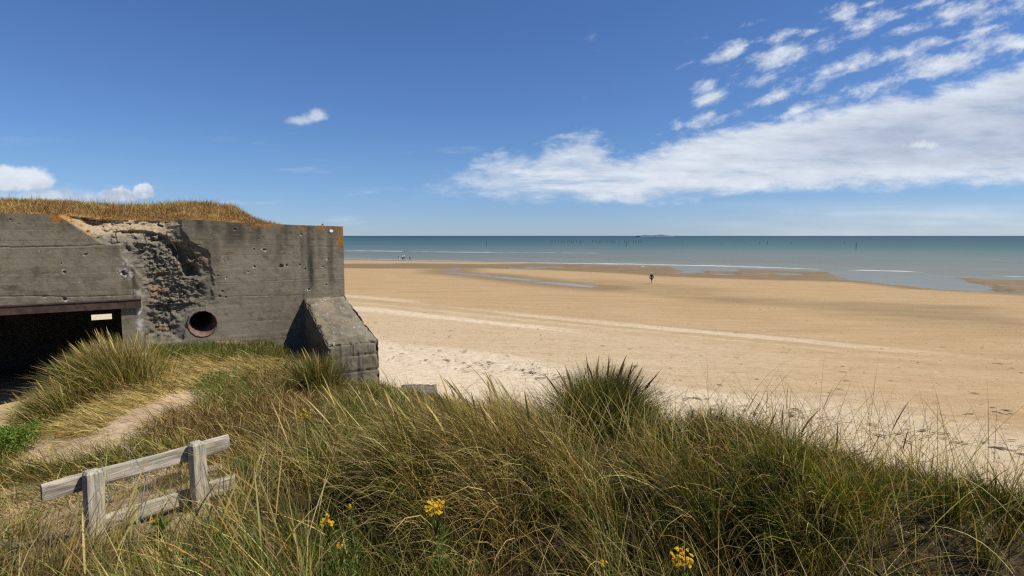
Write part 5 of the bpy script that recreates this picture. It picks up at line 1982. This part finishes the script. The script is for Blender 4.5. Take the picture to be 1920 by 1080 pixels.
# ------------------------------------------------------------------ dead twig by the fence
c = at(240, 1005, 3.1)
tw_root = empty('dead_twig', (c[0], c[1], float(dune_z(c[0], c[1]))))
tag(tw_root, 'bare silvery forked twig sticking up in front of the lower fence rail', 'twig')
V, F = [], []


def twig(p, d, ln, r, lvl):
    pts = [Vector(p)]
    dd_ = Vector(d).normalized()
    for i in range(5):
        dd_ = (dd_ + Vector((random.gauss(0, .14), random.gauss(0, .14), random.gauss(0.03, .08)))).normalized()
        pts.append(pts[-1] + dd_ * ln / 5)
    tube_vf(pts, [r * (1 - .13 * i) for i in range(6)], 5, V, F)
    if lvl:
        for k in range(3):
            q = pts[2 + k]
            twig(q, dd_ + Vector((random.gauss(0, .35), random.gauss(0, .25), .5)), ln * .45, r * .6, lvl - 1)


hz = c[2] - tw_root.location.z
twig((0, 0, 0), (-.06, 0, 1), .34 + max(hz, 0), .0042, 2)
twig((.02, 0, 0), (.12, 0, 1), .40 + max(hz, 0), .0042, 2)
mesh_py('twig_branches', V, F, simple('dead_wood', (0.34, 0.32, 0.28), .8, .2, 20), tw_root, smooth=True)

# ------------------------------------------------------------------ concrete slab lying on the dune slope
c = at(781, 730, 14.0)
slab = empty('concrete_slab', (c[0], c[1], c[2] - .14))
tag(slab, 'broken pale concrete slab lying at the dune foot right of the buttress', 'slab')
V0, F0, qa, qb = but_grid((-.48, -.35, .13), (.50, -.30, .14), (-.42, .42, .16), (.44, .38, .17), 40, 30, .06)
V1, F1, _, _ = but_grid((-.50, -.37, -.35), (.52, -.32, -.35), (-.48, -.35, .13), (.50, -.30, .14), 40, 16, .03)
V2, F2, _, _ = but_grid((.52, -.32, -.35), (.46, .40, -.35), (.50, -.30, .14), (.44, .38, .17), 30, 16, .03)
V3, F3_, _, _ = but_grid((-.44, .44, -.35), (-.50, -.37, -.35), (-.42, .42, .16), (-.48, -.35, .13), 30, 16, .03)
V4, F4, _, _ = but_grid((.46, .40, -.35), (-.44, .44, -.35), (.44, .38, .17), (-.42, .42, .16), 40, 16, .03)
Vs, Fs, n0 = [], [], 0
for v_, f_ in ((V0, F0), (V1, F1), (V2, F2), (V3, F3_), (V4, F4)):
    Vs.append(v_)
    Fs.append(f_ + n0)
    n0 += len(v_)
at_ = plain_attrs(n0, .2)
at_['rough'] = at_['rough'] + .6
mesh_np('slab_body', np.concatenate(Vs), np.concatenate(Fs), M_CONC, slab, attrs=at_)

# ------------------------------------------------------------------ shells and seaweed on the beach
V, F = [], []


def flake(x, y, z, r, h, ang, k=5, el=1.0):
    b = len(V)
    ca, sa = math.cos(ang), math.sin(ang)
    for i in range(k):
        a = 2 * math.pi * i / k
        rx, ry = r * el * math.cos(a) * random.uniform(.7, 1.2), r * math.sin(a) * random.uniform(.7, 1.2)
        V.append((x + rx * ca - ry * sa, y + rx * sa + ry * ca, z))
    V.append((x, y, z + h))
    for i in range(k):
        F.append((b + i, b + (i + 1) % k, b + k))


def beach_sample(n, bmean, bsd, pxr=(640, 1990)):
    res = []
    while len(res) < n:
        bb = random.gauss(bmean, bsd)
        yy_ = random.uniform(16, 60)
        xx_ = (bb - .82 * yy_) / .57
        if abs(xx_) > 1.1 * yy_ or xx_ < -.45 * yy_ or bb < 21:
            continue
        res.append((xx_, yy_))
    return res


for x_, y_ in beach_sample(5200, 24.5, 2.2) + beach_sample(2200, 30, 5):
    s_ = random.uniform(.008, .024)
    flake(x_, y_, beach_z(x_, y_) + .045, s_, s_ * .6, random.uniform(0, 6.28))
sh = mesh_py('shells', V, F, simple('shell', (0.74, 0.68, 0.60), .6, .15, 30))
tag(sh, 'broken white shells scattered over the upper beach', 'shells', kind='stuff')
V, F = [], []
SW = []
for line in ([(712, 649), (760, 655), (830, 664), (900, 676), (1000, 688), (1080, 702)], [(710, 671), (760, 678), (830, 690), (905, 699), (960, 708), (1050, 722)]):
    Wp = [on_beach(*q) for q in line]
    for i in range(70):
        k = random.randrange(len(Wp) - 1)
        f = random.random()
        q = Wp[k] * (1 - f) + Wp[k + 1] * f
        SW.append((q[0] + random.gauss(0, .5), q[1] + random.gauss(0, .45), random.uniform(.008, .026) * (2.2 if random.random() < .12 else 1)))
for i in range(130):
    xx_, yy_ = beach_sample(1, 26, 6)[0]
    SW.append((xx_, yy_, random.uniform(.012, .05)))
for px_, py_, s_ in ((1768, 652, .09), (1842, 653, .10), (1866, 682, .12), (1895, 692, .10), (1725, 681, .07), (1578, 698, .10), (1828, 738, .13), (1655, 655, .07), (1580, 688, .06), (1880, 770, .10), (1900, 778, .12),
                     (1860, 765, .10), (1840, 760, .06), (1875, 775, .14), (865, 660, .12), (825, 658, .12), (1427, 581, .12)):
    q = on_beach(px_, py_)
    SW.append((q[0], q[1], s_ * .55))
for i in range(160):
    b_ = random.gauss(22.6, .5)
    yy_ = random.uniform(15, 30)
    xx_ = (b_ - .82 * yy_) / .57
    SW.append((xx_, yy_, random.uniform(.015, .07)))
for x_, y_, s_ in SW:
    for k in range(2):
        flake(x_ + random.gauss(0, s_ * 1.6), y_ + random.gauss(0, s_ * .9), beach_z(x_, y_) + .04, s_ * random.uniform(.4, 1), s_ * .2 + .006, -.5 + random.gauss(0, .35), 7, random.uniform(2.2, 5.0))
sw = mesh_py('seaweed', V, F, simple('dry_seaweed', (0.105, 0.078, 0.038), .9, .4, 12))
tag(sw, 'dark dried seaweed lying in wrack lines on the sand', 'seaweed', kind='stuff')
# worm casts and small pebbles dotted over the mid beach, where it is darker
V, F = [], []
for i in range(2600):
    yy_ = 16 + 75 * random.random() ** 1.5
    xx_ = random.uniform(-.5, 1.0) * yy_
    s_ = random.uniform(.008, .02) * (1 + yy_ / 60)
    flake(xx_, yy_, beach_z(xx_, yy_) + .01, s_, s_ * .9, random.uniform(0, 6.28), 5, 1.4)
wc = mesh_py('pebbles', V, F, simple('pebble', (0.24, 0.165, 0.09), .9, .3, 10))
tag(wc, 'small brown pebbles and casts dotting the sand', 'pebbles', kind='stuff')


# ------------------------------------------------------------------ people
M_SKIN = simple('skin', (0.52, 0.33, 0.24), .6, .05)


def skin_obj(name, verts, edges, radii, mat, parent, root_i=0):
    me = bpy.data.meshes.new(name)
    me.from_pydata(verts, edges, [])
    me.materials.append(mat)
    ob = bpy.data.objects.new(name, me)
    COL.objects.link(ob)
    ob.parent = parent
    md = ob.modifiers.new('skin', 'SKIN')
    md.use_smooth_shade = True
    sv = me.skin_vertices[0].data if me.skin_vertices else None
    if sv is None:
        bpy.context.view_layer.objects.active = ob
        me.attributes  # skin layer is created by the modifier's customdata
    for i, r in enumerate(radii):
        me.skin_vertices[0].data[i].radius = (r, r) if not isinstance(r, tuple) else r
        me.skin_vertices[0].data[i].use_root = (i == root_i)
    ss_ = ob.modifiers.new('sub', 'SUBSURF')
    ss_.levels = 1
    ss_.render_levels = 1
    return ob


def person(loc, rz, label, shirt, shorts, hair, sc=1.0, bare_calf=True, bend=0.0, stride=.22, group=None, cap=None):
    root = empty('person', loc, rz)
    root.scale = (sc, sc, sc)
    tag(root, label, 'person', group)
    # local: +Y forward. joints
    def b(y, z):      # lean the upper body forward about the hips
        dz = z - .95
        return (y + math.sin(bend) * dz, .95 + math.cos(bend) * dz) if dz > 0 else (y, z)
    J = {}
    def j(n, x, y, z, r):
        yy2, zz2 = b(y, z)
        J[n] = ((x, yy2, zz2), r)
    j('pel', 0, 0, .95, (.15, .11)); j('waist', 0, 0, 1.12, (.135, .10)); j('chest', 0, 0, 1.32, (.16, .11)); j('neck0', 0, 0, 1.47, (.07, .065)); j('neck', 0, .01, 1.53, (.052, .055))
    j('head', 0, .025, 1.62, (.076, .09)); j('crown', 0, .015, 1.72, (.06, .075))
    for s_, n in ((-1, 'L'), (1, 'R')):
        st = stride * s_
        j('hip' + n, .10 * s_, 0, .90, .085); J['knee' + n] = ((.105 * s_, st * .55 + .03, .50), .058); J['ank' + n] = ((.105 * s_, st, .09 + (.04 if st < 0 else 0)), .038); J['toe' + n] = ((.11 * s_, st + .15, .035), .032)
        j('sh' + n, .185 * s_, 0, 1.42, .055); j('el' + n, .235 * s_, -st * .35 - .02, 1.15, .042); j('wr' + n, .235 * s_, -st * .8 + .08, .93, .03); j('ha' + n, .23 * s_, -st * .9 + .11, .84, .03)
        for q, dx in enumerate((-.02, 0, .02)):
            j('f%d' % q + n, .23 * s_ + dx, -st * .9 + .13, .77, .011)
        j('th' + n, .19 * s_, -st * .9 + .13, .83, .012)
    names = list(J)
    ix = {n: i for i, n in enumerate(names)}
    E = [('pel', 'waist'), ('waist', 'chest'), ('chest', 'neck0'), ('neck0', 'neck'), ('neck', 'head'), ('head', 'crown')]
    for n in 'LR':
        E += [('pel', 'hip' + n), ('hip' + n, 'knee' + n), ('knee' + n, 'ank' + n), ('ank' + n, 'toe' + n), ('chest', 'sh' + n), ('sh' + n, 'el' + n), ('el' + n, 'wr' + n), ('wr' + n, 'ha' + n), ('ha' + n, 'th' + n)]
        E += [('ha' + n, 'f%d' % q + n) for q in range(3)]
    def mk(name, sel, edges, grow, mat):
        nm = [n for n in names if n in sel]
        im = {n: i for i, n in enumerate(nm)}
        rad = []
        for n in nm:
            r = J[n][1]
            rad.append(tuple(v + grow for v in r) if isinstance(r, tuple) else r + grow)
        return skin_obj(name, [J[n][0] for n in nm], [(im[a], im[c_]) for a, c_ in edges if a in im and c_ in im], rad, mat, root)
    mk('body', names, E, 0, M_SKIN)
    m1 = simple('top_cloth', shirt, .85, .1)
    m2 = simple('leg_cloth', shorts, .85, .1)
    mk('jacket', {'pel', 'waist', 'chest', 'neck0', 'shL', 'shR', 'elL', 'elR'} | (set() if bare_calf == 'short' else {'wrL', 'wrR'}), E, .018, m1)
    mk('shorts', {'pel', 'hipL', 'hipR', 'kneeL', 'kneeR'} | (set() if bare_calf else {'ankL', 'ankR'}), E, .022, m2)
    # hair or cap: half shell over the skull
    hx, hz_ = J['crown'][0][1], J['crown'][0][2]
    V, F = [], []
    nr_, ns = 6, 14
    for i in range(nr_ + 1):
        a = i / nr_ * 1.75
        for k in range(ns):
            q = 2 * math.pi * k / ns
            V.append((.098 * math.sin(a) * math.cos(q), hx - .012 + .115 * math.sin(a) * math.sin(q), hz_ - .05 + .105 * math.cos(a)))
    for i in range(nr_):
        for k in range(ns):
            F.append((i * ns + k, i * ns + (k + 1) % ns, (i + 1) * ns + (k + 1) % ns, (i + 1) * ns + k))
    mesh_py('cap' if cap else 'hair', V, F, simple('head_cover', cap or hair, .8, .1), root, smooth=True)
    return root


q = on_beach(1221.5, 532.5)
person((q[0], q[1], q[2] + .0), R(200), 'lone walker in black jacket and dark shorts with pale cap on the open beach', (0.012, 0.011, 0.014), (0.02, 0.014, 0.014), (.3, .28, .25), 1.0, cap=(.55, .56, .60), stride=.30)
PG = 'people at the far waterline'
for px_, py_, lab, sh_, so_, rz, bd, scl in (
        (748.5, 487.2, 'leftmost far figure stooping by the waterline in dark top and white shorts', (.05, .04, .06), (.75, .75, .75), 1.2, .7, .85),
        (755.0, 487.3, 'far figure in white top and dark trousers, second from left by the water', (.80, .76, .78), (.03, .03, .035), .4, 0, 1.0),
        (757.8, 486.5, 'far figure in white top at the water, right behind the one in dark trousers', (.85, .85, .88), (.05, .06, .08), 2.6, 0, 1.1),
        (768.8, 487.6, 'small dark clothed child apart on the right of the far waterline group', (.02, .035, .035), (.03, .04, .04), 0, 0, .72)):
    q = on_z(px_, py_, -.42)
    person((q[0], q[1], max(beach_z(q[0], q[1]), SEA_Z)), rz, lab, sh_, so_, (.03, .025, .02), scl, bare_calf=False, bend=bd, group=PG, stride=.18)

# ------------------------------------------------------------------ gull on the wet sand
q = on_z(1205, 504, -.4)
gull = empty('gull', (q[0], q[1], max(beach_z(q[0], q[1]), SEA_Z)), R(80))
gull.scale = (1.6, 1.6, 1.6)
tag(gull, 'white gull standing on the wet sand beyond the lone walker', 'gull')
skin_obj('body', [(0, -.20, .23), (0, -.08, .25), (0, .06, .27), (0, .14, .33), (0, .17, .39), (0, .22, .385)], [(0, 1), (1, 2), (2, 3), (3, 4), (4, 5)], [.02, .07, .075, .04, .038, .010], simple('white_feather', (.85, .84, .82), .7, .04), gull, 2)
for s_ in (-1, 1):
    V, F = tube_vf([(.025 * s_, 0, .2), (.025 * s_, .01, .09), (.025 * s_, 0, 0), (.025 * s_, .05, 0)], [.008, .007, .007, .006], 6)
    mesh_py('leg', V, F, simple('bird_leg', (.6, .35, .15), .6, .05), gull)
    V = [(.06 * s_, .08, .31), (.085 * s_, -.02, .27), (.05 * s_, -.28, .24), (.02 * s_, -.15, .32), (.065 * s_, .08, .30), (.09 * s_, -.02, .26), (.055 * s_, -.28, .235), (.025 * s_, -.15, .31)]
    mesh_py('wing', V, [(0, 1, 2, 3), (4, 7, 6, 5), (0, 4, 5, 1), (1, 5, 6, 2), (2, 6, 7, 3), (3, 7, 4, 0)], simple('grey_feather', (.55, .56, .58), .7, .04), gull)

# ------------------------------------------------------------------ stakes standing in the sea
M_STAKE = simple('dark_timber', (0.045, 0.060, 0.068), .9, .2, 3)
proto = None


def stake_mesh():
    V, F = tube_vf([(0, 0, -1.5), (0.02, 0, .8), (-.01, .01, 2.4), (.03, 0, 3.6)], [.17, .16, .14, .10], 9)
    tube_vf([(.22, .03, .35), (-.22, -.03, .45)], [.03, .03], 5, V, F)
    me = mesh_py('timber_stake', V, F, M_STAKE)
    return me


xs_ = sorted([1032, 1036, 1042, 1047, 1053, 1056, 1059, 1064, 1067, 1071, 1075, 1081, 1086, 1089, 1092, 1111, 1114, 1118, 1121, 1124, 1127, 1131, 1137, 1140, 1144, 1147, 1150, 1154, 1161, 1171, 1175, 1179,
              1188, 1192, 1197, 1200, 1203])
stakes = [(x_, 455.4 + random.uniform(-.8, .6), random.uniform(.7, 1.1), random.gauss(.06, .07), None) for x_ in xs_]
stakes += [(1174.5, 462.5, 1.0, .02, 'stake standing nearer than the long row, below its right half'), (912, 460.5, 1.1, 0, 'lone stake in the sea far left of the long row'),
           (1605, 467, 1.25, .12, 'lone leaning stake in the sea at right, nearest of all'), (1395, 456.5, .5, 0, 'short stake stump left of the pair at right of the island'), (1424.5, 458, .8, 0, 'left stake of the upright pair right of the island'),
           (1439, 458, 1.0, 0, 'right stake of the upright pair right of the island'), (1484, 457, .5, 0, 'short stake stump right of the upright pair'), (1279, 456, .9, .1, 'lone stake just right of the island, before the stumps'),
           (1353, 456, .4, 0, 'lowest stump between the lone stake and the short left stump'), (1583, 458, .8, 0, 'faint slim stake above and left of the nearest leaning one')]
for i, (px_, py_, sc_, ln_, lab) in enumerate(stakes):
    q = on_z(px_, py_, SEA_Z)
    if proto is None:
        proto = stake_mesh()
        ob = proto
    else:
        ob = proto.copy()
        COL.objects.link(ob)
    ob.location = (q[0], q[1], SEA_Z)
    ob.scale = (1, 1, sc_)
    ob.rotation_euler = (random.gauss(0, .04), ln_, random.uniform(0, 6))
    tag(ob, lab or 'thin dark timber stake in the long row standing in the sea left of the island', 'stake', 'stakes standing in the sea' if lab else 'row of mussel stakes left of the island')

# ------------------------------------------------------------------ island on the horizon
YI = 5200.0
prof_i = [(1196, 441.9), (1204, 441.2), (1209, 440.3), (1214, 440.5), (1222, 440.9), (1232, 440.8), (1236, 439.9), (1240, 439.6), (1246, 440.4), (1251, 441.3), (1258, 441.9)]
nI = 120
pxs_ = np.linspace(1196, 1258, nI)
tops_ = np.interp(pxs_, [q[0] for q in prof_i], [q[1] for q in prof_i])
V = []
for fz, yo in ((0, -160), (.45, -110), (.8, -60), (1, 0), (.7, 60), (0, 150)):
    for k in range(nI):
        c = at(pxs_[k], tops_[k], YI)
        hgt = max(c[2] - SEA_Z, .3) + 0.0
        z_ = SEA_Z - 3 + (hgt + 3) * fz * (1 + .15 * (float(vnoise(k * .7, yo * .02, 4)) - .5) * (fz > 0))
        V.append((c[0], YI + yo + 30 * float(vnoise(k * .3, 2.2, 8)), z_))
m_i = simple('rocky_island', (0.10, 0.135, 0.165), .95, .2, .02)
isl = mesh_np('island', np.array(V), grid_faces(6, nI), m_i, smooth=False)
tag(isl, 'low dark rocky island on the sea horizon', 'island', kind='structure')

# ------------------------------------------------------------------ tiny sailing boat on the horizon
q = at(1597, 442.4, 3000.0)
boat = empty('sailing_boat', (q[0], q[1], SEA_Z), R(75))
tag(boat, 'tiny white sailing boat far out near the horizon at right', 'boat')
V = []
for x_, wd_ in ((-5, 1.2), (-2, 1.7), (1.5, 1.6), (4, .9), (5.5, .05)):
    V += [(x_, -wd_, 1.1), (x_, -wd_ * .6, -.3), (x_, wd_ * .6, -.3), (x_, wd_, 1.1)]
F = []
for i in range(4):
    for k in range(4):
        F.append((i * 4 + k, i * 4 + (k + 1) % 4, i * 4 + 4 + (k + 1) % 4, i * 4 + 4 + k))
F.append((0, 3, 2, 1))
M_WHITE = simple('boat_white', (.8, .8, .8), .5, .03)
mesh_py('hull', V, F, M_WHITE, boat)
V, F = tube_vf([(.8, 0, .5), (.8, 0, 11)], [.09, .06], 8)
mesh_py('mast', V, F, simple('mast_metal', (.5, .5, .5), .4, .03), boat)
mesh_py('sail', [(.6, 0, 1.8), (-4.2, .5, 1.9), (.6, 0, 10.6), (.6, .06, 1.8), (-4.2, .56, 1.9), (.6, .06, 10.6), (-1.6, .45, 5.2), (-1.6, .51, 5.2)],
        [(0, 1, 6), (0, 6, 2), (3, 7, 4), (3, 5, 7), (0, 3, 4, 1), (1, 4, 7, 6), (6, 7, 5, 2), (2, 5, 3, 0)], M_WHITE, boat)
